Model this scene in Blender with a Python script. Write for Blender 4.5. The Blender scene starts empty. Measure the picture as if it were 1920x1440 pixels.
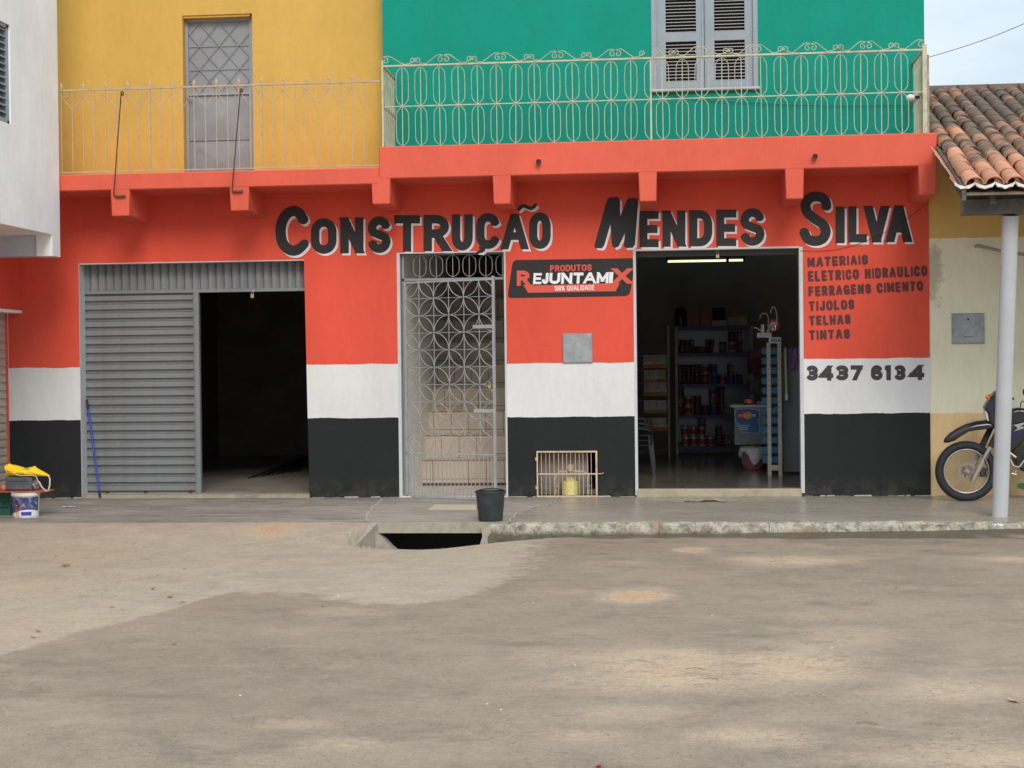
import bpy, math, random
from mathutils import Vector, Matrix
from mathutils.geometry import delaunay_2d_cdt
random.seed(7)
R = math.radians
scene = bpy.context.scene
col = scene.collection

# ------------------------------------------------------------------ camera, sky, sun, exposure
YAW, PITCH, ROLL, FPX, CD, CH = 0.100987, -0.009638, 0.0110889, 2958.4, 19.571, 1.6
_cy, _sy, _cp, _sp = math.cos(YAW), math.sin(YAW), math.cos(PITCH), math.sin(PITCH)
FW = Vector((-_sy*_cp, _cy*_cp, _sp))
_r = Vector((_cy, _sy, 0)); _u = _r.cross(FW)
RT = math.cos(ROLL)*_r - math.sin(ROLL)*_u
UP = math.sin(ROLL)*_r + math.cos(ROLL)*_u
CAM = Vector((0, -CD, CH))
cd = bpy.data.cameras.new('camera'); camo = bpy.data.objects.new('camera', cd); col.objects.link(camo)
m3 = Matrix((RT, UP, -FW)).transposed()
camo.matrix_world = Matrix.Translation(CAM) @ m3.to_4x4()
cd.sensor_width = 36; cd.lens = 36*FPX/1920; cd.clip_start = .1; cd.clip_end = 2000
scene.camera = camo

SUN_EL, SUN_AZ = R(37), R(166)          # azimuth clockwise from +Y
world = bpy.data.worlds.new('World'); scene.world = world; world.use_nodes = True
nt = world.node_tree; nt.nodes.clear()
N = nt.nodes.new; L = nt.links.new
out = N('ShaderNodeOutputWorld'); bg = N('ShaderNodeBackground'); bg.inputs[1].default_value = 1.0
sky = N('ShaderNodeTexSky'); sky.sky_type = 'NISHITA'; sky.sun_disc = False
sky.sun_elevation = SUN_EL; sky.sun_rotation = SUN_AZ; sky.air_density = 1.2; sky.dust_density = 2.0
sc_ = N('ShaderNodeVectorMath'); sc_.operation = 'SCALE'; sc_.inputs['Scale'].default_value = 0.085
L(sky.outputs[0], sc_.inputs[0])
tc = N('ShaderNodeTexCoord'); mp = N('ShaderNodeMapping'); mp.inputs['Scale'].default_value = (1, 1, 2.2)
L(tc.outputs['Generated'], mp.inputs[0])
nz = N('ShaderNodeTexNoise'); nz.inputs['Scale'].default_value = 3.1; nz.inputs['Detail'].default_value = 7; nz.inputs['Roughness'].default_value = .55
L(mp.outputs[0], nz.inputs['Vector'])
rp = N('ShaderNodeValToRGB'); rp.color_ramp.elements[0].position = .30; rp.color_ramp.elements[1].position = .56
rp.color_ramp.elements[0].color = (.45, .45, .45, 1)
L(nz.outputs[0], rp.inputs[0])
mx = N('ShaderNodeMixRGB'); mx.inputs[2].default_value = (.54, .615, .68, 1)
sxz = N('ShaderNodeSeparateXYZ'); L(tc.outputs['Generated'], sxz.inputs[0])      # overcast: brighter towards the zenith
gr_ = N('ShaderNodeMapRange'); gr_.inputs[1].default_value = 0; gr_.inputs[2].default_value = 1; gr_.inputs[3].default_value = 1.0; gr_.inputs[4].default_value = 1.9; L(sxz.outputs[2], gr_.inputs[0])
sc2 = N('ShaderNodeVectorMath'); sc2.operation = 'SCALE'
L(rp.outputs[0], mx.inputs[0]); L(sc_.outputs[0], mx.inputs[1])
L(mx.outputs[0], sc2.inputs[0]); L(gr_.outputs[0], sc2.inputs['Scale']); L(sc2.outputs[0], bg.inputs[0]); L(bg.outputs[0], out.inputs[0])

sd = bpy.data.lights.new('sun', 'SUN'); sd.energy = 1.5; sd.angle = R(24); sd.color = (1, .95, .88)
so = bpy.data.objects.new('sun', sd); col.objects.link(so)
sv = Vector((math.sin(SUN_AZ)*math.cos(SUN_EL), math.cos(SUN_AZ)*math.cos(SUN_EL), math.sin(SUN_EL)))
so.rotation_euler = (-sv).to_track_quat('-Z', 'Y').to_euler(); so.location = sv*30

vs = scene.view_settings; vs.view_transform = 'Standard'; vs.look = 'None'; vs.exposure = 0.38; vs.gamma = 1; vs.use_curve_mapping = False

# ------------------------------------------------------------------ survey: photograph point -> point on a plane of the place
def ray(px, py): return FW*FPX + RT*(px-960) - UP*(py-720)
def W(px, py, Y=0.0):
    d = ray(px, py); return CAM + d*((Y+CD)/d.y)
def G(px, py, k=.02, c=0.0):                 # plane z = k*Y + c  (the pavement falls 2 % to the street)
    d = ray(px, py); t = (k*CAM.y + c - CAM.z)/(d.z - k*d.y); return CAM + d*t
def XP(px, py, X):
    d = ray(px, py); return CAM + d*(X/d.x)
def wx(px, py=700, Y=0.0): return W(px, py, Y).x
def wz(px, py, Y=0.0): return W(px, py, Y).z

# ------------------------------------------------------------------ materials
MATS = {}
def lin(c):
    return tuple(((v/255+.055)/1.055)**2.4 if v/255 > .04045 else v/255/12.92 for v in c)
class NT:
    def __init__(s, name):
        s.m = bpy.data.materials.new(name); s.m.use_nodes = True; s.t = s.m.node_tree
        s.b = s.t.nodes['Principled BSDF']
    def n(s, ty, **kw):
        x = s.t.nodes.new(ty)
        for k, v in kw.items(): setattr(x, k, v)
        return x
    def l(s, a, b): s.t.links.new(a, b)
    def pos(s, scale=(1, 1, 1), obj=False):
        if obj: c = s.n('ShaderNodeTexCoord').outputs['Object']
        else: c = s.n('ShaderNodeNewGeometry').outputs['Position']
        mp = s.n('ShaderNodeMapping'); mp.inputs['Scale'].default_value = scale; s.l(c, mp.inputs[0]); return mp.outputs[0]
    def noise(s, sc, detail=4, rough=.55, vec=None, dist=0):
        x = s.n('ShaderNodeTexNoise'); x.inputs['Scale'].default_value = sc; x.inputs['Detail'].default_value = detail
        x.inputs['Roughness'].default_value = rough; x.inputs['Distortion'].default_value = dist
        if vec is not None: s.l(vec, x.inputs['Vector'])
        return x.outputs[0]
    def rng(s, v, a, b, c, d):
        x = s.n('ShaderNodeMapRange'); s.l(v, x.inputs[0])
        for i, q in enumerate((a, b, c, d)): x.inputs[i+1].default_value = q
        return x.outputs[0]
    def math(s, op, a, b=None):
        x = s.n('ShaderNodeMath', operation=op)
        for i, q in enumerate((a, b)):
            if q is None: continue
            if isinstance(q, (int, float)): x.inputs[i].default_value = q
            else: s.l(q, x.inputs[i])
        return x.outputs[0]
    def mix(s, f, a, b, mode='MIX'):
        x = s.n('ShaderNodeMixRGB', blend_type=mode)
        for i, q in enumerate((f, a, b)):
            if isinstance(q, (int, float)): x.inputs[i].default_value = q
            elif isinstance(q, tuple): x.inputs[i].default_value = (*q[:3], 1)
            else: s.l(q, x.inputs[i])
        return x.outputs[0]
    def bump(s, h, dist=.002, strength=1.0):
        x = s.n('ShaderNodeBump'); x.inputs['Distance'].default_value = dist; x.inputs['Strength'].default_value = strength
        s.l(h, x.inputs['Height']); s.l(x.outputs[0], s.b.inputs['Normal'])

def mat(name, c, rough=.7, metal=0.0, var=.10, vs=2.5, bump=.0015, bs=70, obj=True, dirt=None, dsc=3.0, damt=.6, spec=.4, emit=None, trans=0):
    if name in MATS: return MATS[name]
    t = NT(name); P = t.pos(obj=obj)
    n1 = t.noise(vs, 5, .6, P); f = t.rng(n1, .3, .7, 1-var, 1+var)
    g = t.noise(bs, 3, .6, P)
    f2 = t.math('MULTIPLY', f, t.rng(g, .3, .7, 1-var*.5, 1+var*.5))
    cc = t.mix(1.0, c, f2, 'MULTIPLY')
    if dirt:
        d = t.noise(dsc, 6, .65, P, .5); dm = t.rng(d, .5, .68, 0, damt); cc = t.mix(dm, cc, dirt)
    t.l(cc, t.b.inputs['Base Color'])
    t.b.inputs['Roughness'].default_value = rough; t.b.inputs['Metallic'].default_value = metal
    t.b.inputs['Specular IOR Level'].default_value = spec
    if trans: t.b.inputs['Transmission Weight'].default_value = trans
    if emit:
        t.b.inputs['Emission Color'].default_value = (*c[:3], 1); t.b.inputs['Emission Strength'].default_value = emit
    if bump: t.bump(t.math('ADD', g, t.math('MULTIPLY', n1, .6)), bump)
    MATS[name] = t.m; return t.m

def plaster(name, bands, dirt=.0, grime=(.30, .26, .2), spot=None):
    """rendered wall paint; bands = [(z_top, colour), ...] from the ground up"""
    t = NT(name); P = t.pos(); g = t.n('ShaderNodeNewGeometry').outputs['Position']
    sx = t.n('ShaderNodeSeparateXYZ'); t.l(g, sx.inputs[0]); z = sx.outputs[2]
    wob = t.noise(2.2, 3, .6, P); fine = t.noise(38, 3, .6, P)
    z2 = t.math('ADD', z, t.math('ADD', t.rng(wob, .3, .7, -.009, .009), t.rng(fine, .3, .7, -.002, .002)))
    c = bands[0][1]
    for i in range(1, len(bands)):
        s = t.math('GREATER_THAN', z2, bands[i-1][0]); c = t.mix(s, c, bands[i][1])
    roll = t.noise(1.3, 5, .6, t.pos((1, 1, .5)))
    sp = t.noise(9, 5, .7, t.pos((1.6, 1.6, .45)))
    c = t.mix(1, c, t.math('MULTIPLY', t.rng(roll, .3, .7, .91, 1.07), t.rng(sp, .3, .7, .96, 1.035)), 'MULTIPLY')
    # splash grime near the pavement
    spl = t.math('MULTIPLY', t.rng(z, .0, .28, 1, 0), t.rng(t.noise(7, 5, .7, P), .42, .7, 0, 1))
    c = t.mix(t.math('MULTIPLY', spl, .16), c, grime)
    if dirt:
        st = t.noise(5, 6, .7, t.pos((2.5, 2.5, .35))); c = t.mix(t.rng(st, .55, .8, 0, dirt), c, grime)
    if spot:                                     # one damp patch with its own outline
        vm = t.n('ShaderNodeVectorMath', operation='SUBTRACT'); t.l(g, vm.inputs[0]); vm.inputs[1].default_value = spot[0]
        vd = t.n('ShaderNodeVectorMath', operation='DIVIDE'); t.l(vm.outputs[0], vd.inputs[0]); vd.inputs[1].default_value = spot[1]
        vl = t.n('ShaderNodeVectorMath', operation='LENGTH'); t.l(vd.outputs[0], vl.inputs[0])
        rr = t.math('ADD', vl.outputs['Value'], t.math('MULTIPLY', t.math('SUBTRACT', t.noise(6, 6, .7, P), .5), 2.2))
        c = t.mix(t.rng(rr, .55, .95, .62, 0), c, spot[2])
    t.l(c, t.b.inputs['Base Color']); t.b.inputs['Roughness'].default_value = .7; t.b.inputs['Specular IOR Level'].default_value = .18
    b1 = t.noise(34, 4, .65, P); b2 = t.noise(3.2, 4, .6, P)
    t.bump(t.math('ADD', t.math('MULTIPLY', b1, .5), t.math('MULTIPLY', b2, 2.2)), .0026, 1)
    MATS[name] = t.m; return t.m

RED = (.685, .088, .052); WHT = (.675, .67, .66); BLK = (.018, .0205, .0205)
M_wallA = plaster('painted_wall_left', [(1.003, BLK), (1.680, WHT), (99, RED)])
M_wallC = plaster('painted_wall_centre', [(.995, BLK), (1.664, WHT), (99, RED)])
M_wallD = plaster('painted_wall_right', [(1.008, BLK), (1.682, WHT), (99, RED)])
M_slab = plaster('coral_plaster', [(99, (.68, .115, .070))], dirt=.10, grime=(.45, .09, .06))
M_yellow = plaster('yellow_plaster', [(99, (.61, .375, .088))], dirt=.16, grime=(.42, .27, .09))
M_green = plaster('green_plaster', [(99, (.002, .255, .18))], dirt=.14, grime=(.03, .20, .15))
M_white = plaster('white_plaster', [(99, (.88, .90, .90))], dirt=.18, grime=(.42, .41, .38))
M_house = plaster('house_plaster', [(wz(1800, 775), (.78, .56, .29)), (wz(1800, 446), (.82, .77, .57)), (99, (.68, .44, .15))], dirt=.22, grime=(.34, .29, .2), spot=((wx(1752, 510), 0, wz(1752, 508)), (.13, 1, .42), (.36, .31, .22)))
M_reveal = mat('reveal_paint', (.52, .54, .54), .6, var=.06, dirt=(.35, .33, .3), dsc=4, damt=.3)
M_grey = mat('grey_enamel', (.205, .215, .222), .42, var=.07, vs=1.7, bump=.0006, bs=90, dirt=(.15, .14, .13), dsc=6, damt=.35)
M_grey2 = mat('light_grey_enamel', (.25, .262, .27), .45, var=.08, vs=3, bump=.0005, dirt=(.19, .18, .17), dsc=9, damt=.3)
M_win = mat('window_grey_paint', (.27, .31, .34), .45, var=.07, vs=3, bump=.0006)
M_cream = mat('cream_iron_paint', (.50, .475, .335), .5, var=.1, vs=8, bump=.0004, dirt=(.28, .13, .06), dsc=9, damt=.55)
M_pink = mat('faded_iron_paint', (.47, .36, .24), .55, var=.12, vs=8, bump=.0004, dirt=(.3, .2, .12), dsc=9, damt=.6)
M_rust = mat('rusty_iron', (.10, .045, .028), .85, .3, var=.3, vs=20, bump=.001, bs=150)
M_zinc = mat('zinc_plate', (.30, .32, .33), .45, .35, var=.18, vs=6, bump=.0006, dirt=(.55, .55, .55), dsc=16, damt=.4)
M_dark = mat('dark_interior', (.035, .03, .028), .9, var=.2)
M_void = mat('drain_darkness', (.13, .115, .10), .95)
M_black = mat('black_letter_paint', (.015, .012, .012), .55, var=.2, vs=14, bump=.0004)
M_letw = mat('white_letter_paint', (.68, .64, .64), .55, var=.08, vs=14, bump=.0004)
M_letr = mat('red_letter_paint', (.66, .09, .055), .55, var=.06, bump=.0004)
M_sign = mat('white_sign_paint', (.78, .77, .75), .55, var=.05, bump=.0004)
M_brush = mat('brush_lettering_paint', (.085, .022, .022), .6, var=.3, vs=20, bump=.0004)
M_brass = mat('brass', (.55, .42, .16), .35, .8, var=.1, bump=0)
M_steel = mat('steel', (.5, .5, .5), .35, .9, var=.1, bump=0)
M_chrome = mat('chrome', (.75, .75, .75), .15, 1, var=.03, bump=0)
M_wplast = mat('white_plastic', (.72, .71, .68), .4, var=.05, bump=0)
M_rubber = mat('black_rubber', (.022, .022, .023), .7, var=.15, vs=20, bump=.0006)
M_bplast = mat('black_plastic', (.018, .019, .021), .32, var=.15, vs=6, bump=.0003, spec=.5)

# ------------------------------------------------------------------ mesh and object helpers
WL = {}
def wloc(o): return WL.get(o.name, Vector((0, 0, 0))) if o else Vector((0, 0, 0))
def props(o, label=None, cat=None, group=None, kind=None):
    for k, v in (('label', label), ('category', cat), ('group', group), ('kind', kind)):
        if v: o[k] = v
    return o
def link(name, data, loc, parent):
    o = bpy.data.objects.new(name, data); col.objects.link(o)
    if parent: o.parent = parent
    o.location = Vector(loc) - wloc(parent); WL[o.name] = Vector(loc); return o
def empty(name, loc, label=None, cat=None, group=None, kind=None, parent=None):
    o = link(name, None, loc, parent); o.empty_display_size = .1; return props(o, label, cat, group, kind)
class MB:
    def __init__(s): s.v = []; s.f = []
    def add(s, vs, fs):
        n = len(s.v); s.v += [tuple(p) for p in vs]; s.f += [tuple(i+n for i in f) for f in fs]; return s
    def box(s, x0, x1, y0, y1, z0, z1):
        return s.add([(x0, y0, z0), (x1, y0, z0), (x1, y1, z0), (x0, y1, z0), (x0, y0, z1), (x1, y0, z1), (x1, y1, z1), (x0, y1, z1)],
            [(0, 3, 2, 1), (4, 5, 6, 7), (0, 1, 5, 4), (1, 2, 6, 5), (2, 3, 7, 6), (3, 0, 4, 7)])
    def bbox(s, x0, x1, y0, y1, z0, z1, b=.006):
        """box with a chamfer on its front (-Y) and side edges"""
        P = []
        for (ya, i) in ((y0, b), (y0+b, 0), (y1, 0)):
            P += [(x0+i, ya, z0+i), (x1-i, ya, z0+i), (x1-i, ya, z1-i), (x0+i, ya, z1-i)]
        F = [(0, 1, 2, 3), (11, 10, 9, 8)]
        for k in (0, 4):
            for i in range(4):
                j = (i+1) % 4; F.append((k+j, k+i, k+4+i, k+4+j))
        return s.add(P, F)
    def prism(s, pts, y0, y1):
        """pts: (x, z) outline seen from the street, counter-clockwise; extruded in Y"""
        n = len(pts); a = [(p[0], y0, p[1]) for p in pts]; b = [(p[0], y1, p[1]) for p in pts]
        F = [tuple(range(n)), tuple(range(2*n-1, n-1, -1))]
        for i in range(n):
            j = (i+1) % n; F.append((j, i, n+i, n+j))
        return s.add(a+b, F)
    def tube(s, pts, r, n=6, closed=False, caps=True):
        pts = [Vector(p) for p in pts]; m = len(pts); rings = []
        rr = r if isinstance(r, (list, tuple)) else [r]*m
        up = None
        for i, p in enumerate(pts):
            if closed: t = pts[(i+1) % m]-pts[i-1]
            else: t = pts[min(i+1, m-1)]-pts[max(i-1, 0)]
            if t.length < 1e-9: t = Vector((0, 0, 1))
            t.normalize()
            if up is None:
                up = Vector((0, 0, 1)) if abs(t.z) < .9 else Vector((1, 0, 0))
            a = t.cross(up)
            if a.length < 1e-4: a = t.cross(Vector((0, 1, 0)))
            a.normalize(); b = a.cross(t); up = b
            rings.append([p + (a*math.cos(q)+b*math.sin(q))*rr[i] for q in [2*math.pi*k/n for k in range(n)]])
        V = [q for rg in rings for q in rg]; F = []
        for i in range(m if closed else m-1):
            j = (i+1) % m
            for k in range(n):
                l = (k+1) % n; F.append((i*n+k, i*n+l, j*n+l, j*n+k))
        if caps and not closed: F += [tuple(range(n-1, -1, -1)), tuple((m-1)*n+k for k in range(n))]
        return s.add(V, F)
    def lathe(s, prof, c=(0, 0, 0), n=24, axis='Z', cap=True):
        c = Vector(c); V = []; F = []
        for (r, h) in prof:
            for k in range(n):
                a = 2*math.pi*k/n; x, y = r*math.cos(a), r*math.sin(a)
                V.append(c + (Vector((x, y, h)) if axis == 'Z' else Vector((x, h, y)) if axis == 'Y' else Vector((h, x, y))))
        for i in range(len(prof)-1):
            for k in range(n):
                l = (k+1) % n; q = (i*n+k, i*n+l, (i+1)*n+l, (i+1)*n+k)
                F.append(q if axis != 'Y' else q[::-1])
        if cap:
            F.append(tuple(range(n-1, -1, -1)) if axis != 'Y' else tuple(range(n)))
            q = tuple((len(prof)-1)*n+k for k in range(n)); F.append(q if axis != 'Y' else q[::-1])
        return s.add(V, F)
    def sphere(s, c, r, n=12, m=8, sc=(1, 1, 1)):
        prof = [(max(1e-4, r*math.sin(math.pi*i/m)), -r*math.cos(math.pi*i/m)) for i in range(m+1)]
        k = len(s.v); s.lathe(prof, (0, 0, 0), n)
        for i in range(k, len(s.v)):
            x, y, z = s.v[i]; s.v[i] = (x*sc[0]+c[0], y*sc[1]+c[1], z*sc[2]+c[2])
        return s
    def build(s, name, material, parent=None, smooth=False, origin=None, **kw):
        o3 = Vector(origin) if origin is not None else wloc(parent)
        me = bpy.data.meshes.new(name)
        me.from_pydata([(x-o3.x, y-o3.y, z-o3.z) for x, y, z in s.v], [], s.f)
        me.materials.append(material)
        if smooth:
            me.polygons.foreach_set('use_smooth', [True]*len(me.polygons))
            try: me.set_sharp_from_angle(angle=R(38))
            except Exception: pass
        me.update()
        o = link(name, me, o3, parent); return props(o, **kw)
def inst(src, name, loc, parent=None, rot=None, scale=None, **kw):
    o = src.copy(); o.name = name; col.objects.link(o)
    for k in ('label', 'category', 'group', 'kind'):
        if k in o: del o[k]
    o.parent = parent; o.matrix_parent_inverse.identity()
    o.location = Vector(loc)-wloc(parent); WL[o.name] = Vector(loc)
    if rot is not None: o.rotation_euler = rot
    if scale is not None: o.scale = scale
    return props(o, **kw)
def copy_tree(o, loc, rot=None, **kw):
    """a copy of a thing and each of its parts (mesh data shared)"""
    c = o.copy(); col.objects.link(c); c.location = Vector(loc); WL[c.name] = Vector(loc)
    if rot is not None: c.rotation_euler = rot
    def rec(a, b):
        for ch in a.children:
            d = ch.copy(); col.objects.link(d); d.parent = b; rec(ch, d)
    rec(o, c); return props(c, **kw)

# ------------------------------------------------------------------ flat painted shapes and lettering
def area(p): return sum(p[i][0]*p[(i+1) % len(p)][1]-p[(i+1) % len(p)][0]*p[i][1] for i in range(len(p)))
def union(polys):
    V = []; F = []
    for p in polys:
        if area(p) < 0: p = p[::-1]
        F.append([len(V)+i for i in range(len(p))]); V += [Vector((q[0], q[1])) for q in p]
    vo, eo, fo, ov, oe, of = delaunay_2d_cdt(V, [], F, 0, 1e-3)
    P = [(v.x, v.y) for v in vo]; keep = []
    for f in fo:
        cx, cy = sum(P[i][0] for i in f)/3, sum(P[i][1] for i in f)/3
        for q in polys:
            ins = False; j = len(q)-1
            for i in range(len(q)):
                if (q[i][1] > cy) != (q[j][1] > cy) and cx < (q[j][0]-q[i][0])*(cy-q[i][1])/(q[j][1]-q[i][1])+q[i][0]: ins = not ins
                j = i
            if ins: keep.append(f); break
    return P, keep
def painted(name, polys, Y, m, parent, off=(0, 0), fn=None, **kw):
    b = MB(); fn = fn or (lambda x, y: W(x, y, Y)); cl = []
    for p in polys:                              # letters that do not touch are filled one by one
        bb = [min(q[0] for q in p), min(q[1] for q in p), max(q[0] for q in p), max(q[1] for q in p)]; mem = [p]; rest = []
        for (cb, cm) in cl:
            if cb[0] <= bb[2] and cb[2] >= bb[0] and cb[1] <= bb[3] and cb[3] >= bb[1]:
                mem += cm; bb = [min(bb[0], cb[0]), min(bb[1], cb[1]), max(bb[2], cb[2]), max(bb[3], cb[3])]
            else: rest.append((cb, cm))
        cl = rest+[(bb, mem)]
    for _, mem in cl:
        v, f = union(mem)
        b.add([fn(x+off[0], y+off[1]) for x, y in v], [tuple(q[::-1]) for q in f])
    return b.build(name, m, parent, **kw)
def arc(cx, cy, rx, ry, a0, a1, n=10):
    return [(cx+rx*math.cos(R(a0+(a1-a0)*i/n)), cy+ry*math.sin(R(a0+(a1-a0)*i/n))) for i in range(n+1)]
def disc(x, y, r, n=12): return [(x+r*math.cos(2*math.pi*i/n), y+r*math.sin(2*math.pi*i/n)) for i in range(n)]
# glyph strokes: 's' straight (square ends), 'c' curve, 'e' curve whose ends are squared off; unit box, y down
O_ = arc(.5, .32, .5, .32, 180, 360, 9) + arc(.5, .68, .5, .32, 0, 180, 9)
S_ = arc(.5, .27, .5, .27, -8, -180, 10) + [(.03, .36), (.14, .43), (.5, .5), (.86, .57), (.97, .64)] + arc(.5, .73, .5, .27, 0, 172, 10)
GL = {
 'A': (1.0, [('s', [(.44, 0), (0, 1)]), ('s', [(.56, 0), (1, 1)]), ('s', [(.2, .66), (.8, .66)])]),
 'C': (.9, [('c', arc(.5, .32, .5, .32, -10, -180, 9)+arc(.5, .68, .5, .32, 180, 10, 9))]),
 'D': (.9, [('s', [(0, 0), (0, 1)]), ('c', [(0, 0)]+arc(.45, .35, .55, .35, -90, 0, 7)+arc(.45, .65, .55, .35, 0, 90, 7)+[(0, 1)])]),
 'E': (.8, [('s', [(0, 0), (0, 1)]), ('s', [(0, 0), (1, 0)]), ('s', [(0, .5), (.9, .5)]), ('s', [(0, 1), (1, 1)])]),
 'F': (.8, [('s', [(0, 0), (0, 1)]), ('s', [(0, 0), (1, 0)]), ('s', [(0, .5), (.85, .5)])]),
 'G': (.95, [('c', arc(.5, .32, .5, .32, -28, -180, 9)+arc(.5, .68, .5, .32, 180, 8, 9)), ('s', [(.62, .60), (1, .60)]), ('s', [(1, .60), (1, .98)])]),
 'H': (.9, [('s', [(0, 0), (0, 1)]), ('s', [(1, 0), (1, 1)]), ('s', [(0, .5), (1, .5)])]),
 'I': (.0, [('s', [(0, 0), (0, 1)])]),
 'J': (.75, [('e', [(1, 0), (1, .7)]+arc(.5, .7, .5, .3, 0, 165, 8))]),
 'L': (.75, [('s', [(0, 0), (0, 1)]), ('s', [(0, 1), (1, 1)])]),
 'M': (1.15, [('s', [(0, 0), (0, 1)]), ('s', [(1, 0), (1, 1)]), ('s', [(.04, 0), (.5, .8)]), ('s', [(.96, 0), (.5, .8)])]),
 'N': (.95, [('s', [(0, 0), (0, 1)]), ('s', [(1, 0), (1, 1)]), ('s', [(.06, 0), (.94, 1)])]),
 'O': (.95, [('o', O_)]),
 'P': (.8, [('s', [(0, 0), (0, 1)]), ('c', [(0, 0)]+arc(.5, .27, .5, .27, -90, 90, 8)+[(0, .54)])]),
 'Q': (.95, [('o', O_), ('s', [(.6, .72), (1, 1.03)])]),
 'R': (.85, [('s', [(0, 0), (0, 1)]), ('c', [(0, 0)]+arc(.5, .26, .5, .26, -90, 90, 8)+[(0, .52)]), ('s', [(.5, .52), (1, 1)])]),
 'S': (.85, [('c', S_)]),
 'T': (.9, [('s', [(0, 0), (1, 0)]), ('s', [(.5, 0), (.5, 1)])]),
 'U': (.9, [('e', [(0, 0), (0, .68)]+arc(.5, .68, .5, .32, 180, 0, 10)+[(1, .68), (1, 0)])]),
 'V': (1.0, [('s', [(0, 0), (.46, 1)]), ('s', [(1, 0), (.54, 1)])]),
 'X': (.95, [('s', [(0, 0), (1, 1)]), ('s', [(1, 0), (0, 1)])]),
 '0': (.6, [('o', O_)]),
 '1': (.35, [('s', [(1, 0), (1, 1)]), ('s', [(.25, .06), (1, .06)])]),
 '3': (1, [('c', arc(.5, .26, .5, .26, -165, 80, 10)+arc(.5, .74, .5, .26, -80, 165, 10)), ('s', [(.4, .5), (.62, .5)])]),
 '4': (1, [('s', [(.8, 0), (.8, 1)]), ('s', [(.74, 0), (.02, .72)]), ('s', [(0, .74), (1, .74)])]),
 '6': (1, [('o', arc(.5, .72, .5, .28, 0, 340, 14)), ('c', arc(.5, .34, .5, .34, -20, -180, 10)+[(0, .72)])]),
 '7': (1, [('s', [(0, 0), (1, 0)]), ('s', [(.95, .02), (.32, 1)])]),
 '%': (1, [('o', arc(.15, .2, .15, .18, 0, 330, 8)), ('o', arc(.85, .8, .15, .18, 0, 330, 8)), ('s', [(.9, 0), (.1, 1)])]),
}
def stroke_polys(kind, P, t, rnd=False):
    out = []; h = t/2
    def quad(a, b, ea, eb):
        dx, dy = b[0]-a[0], b[1]-a[1]; l = math.hypot(dx, dy)
        if l < 1e-6: return
        dx /= l; dy /= l; nx, ny = -dy*h, dx*h
        a2 = (a[0]-dx*ea, a[1]-dy*ea); b2 = (b[0]+dx*eb, b[1]+dy*eb)
        out.append([(a2[0]+nx, a2[1]+ny), (a2[0]-nx, a2[1]-ny), (b2[0]-nx, b2[1]-ny), (b2[0]+nx, b2[1]+ny)])
    if kind == 's':
        a, b = P; dx, dy = b[0]-a[0], b[1]-a[1]
        if rnd:
            quad(a, b, 0, 0); out.append(disc(a[0], a[1], h*.999, 9)); out.append(disc(b[0], b[1], h*.997, 9))
        elif abs(dx) < .15*abs(dy)*.1 or abs(dy) < abs(dx)*.25: quad(a, b, h, h)
        else:                                    # slanted: cut level at both ends
            if a[1] > b[1]: a, b = b, a
            dx, dy = b[0]-a[0], b[1]-a[1]; hw = h*math.hypot(dx, dy)/abs(dy); k = dx/dy
            A = (a[0]-k*h, a[1]-h); B = (b[0]+k*h, b[1]+h)
            out.append([(A[0]-hw, A[1]), (A[0]+hw, A[1]), (B[0]+hw, B[1]), (B[0]-hw, B[1])])
    else:
        n = len(P)
        for i in range(n if kind == 'o' else n-1):
            a, b = P[i], P[(i+1) % n]
            e = h if kind == 'e' or rnd else 0
            quad(a, b, e if i == 0 and kind == 'e' else 0, e if i == n-2 and kind == 'e' else 0)
            if i > 0 or kind == 'o' or rnd: out.append(disc(a[0], a[1], h*.9993, 12))
        if rnd: out.append(disc(P[-1][0], P[-1][1], h*.998, 10))
    return out
def glyph(ch, x0, y0, x1, y1, t, rnd=False, shear=0, jit=0):
    out = []; w = x1-x0-t; hh = y1-y0-t
    for kind, P in GL[ch][1]:
        Q = [(x0+t/2+u*w+shear*(1-v), y0+t/2+v*hh) for u, v in P]
        if jit: Q = [(a+random.uniform(-jit, jit), b+random.uniform(-jit, jit)) for a, b in Q]
        out += stroke_polys(kind, Q, t, rnd)
    return out
def text(s, p0, p1, h, t, gap=.22, rnd=True, shear=0, jit=0, sp=.6):
    """s written along the baseline p0 -> p1, letter height h, stroke t"""
    W_ = [t+GL[c][0]*h*.62 if c != ' ' else h*sp*.6 for c in s]; tot = sum(W_)+gap*h*(len(s)-1)
    ln = math.hypot(p1[0]-p0[0], p1[1]-p0[1]); k = ln/tot; ux, uy = (p1[0]-p0[0])/ln, (p1[1]-p0[1])/ln
    out = []; x = 0
    for c, w in zip(s, W_):
        if c != ' ':
            for poly in glyph(c, x, 0, x+w*k, h, min(t, w*k*.999) if c == 'I' else t, rnd, shear, jit):
                out.append([(p0[0]+ux*a+(-uy)*(b-h)*1.0, p0[1]+uy*a+(b-h)*ux) for a, b in poly])
        x += (w+gap*h)*k
    return out
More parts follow.
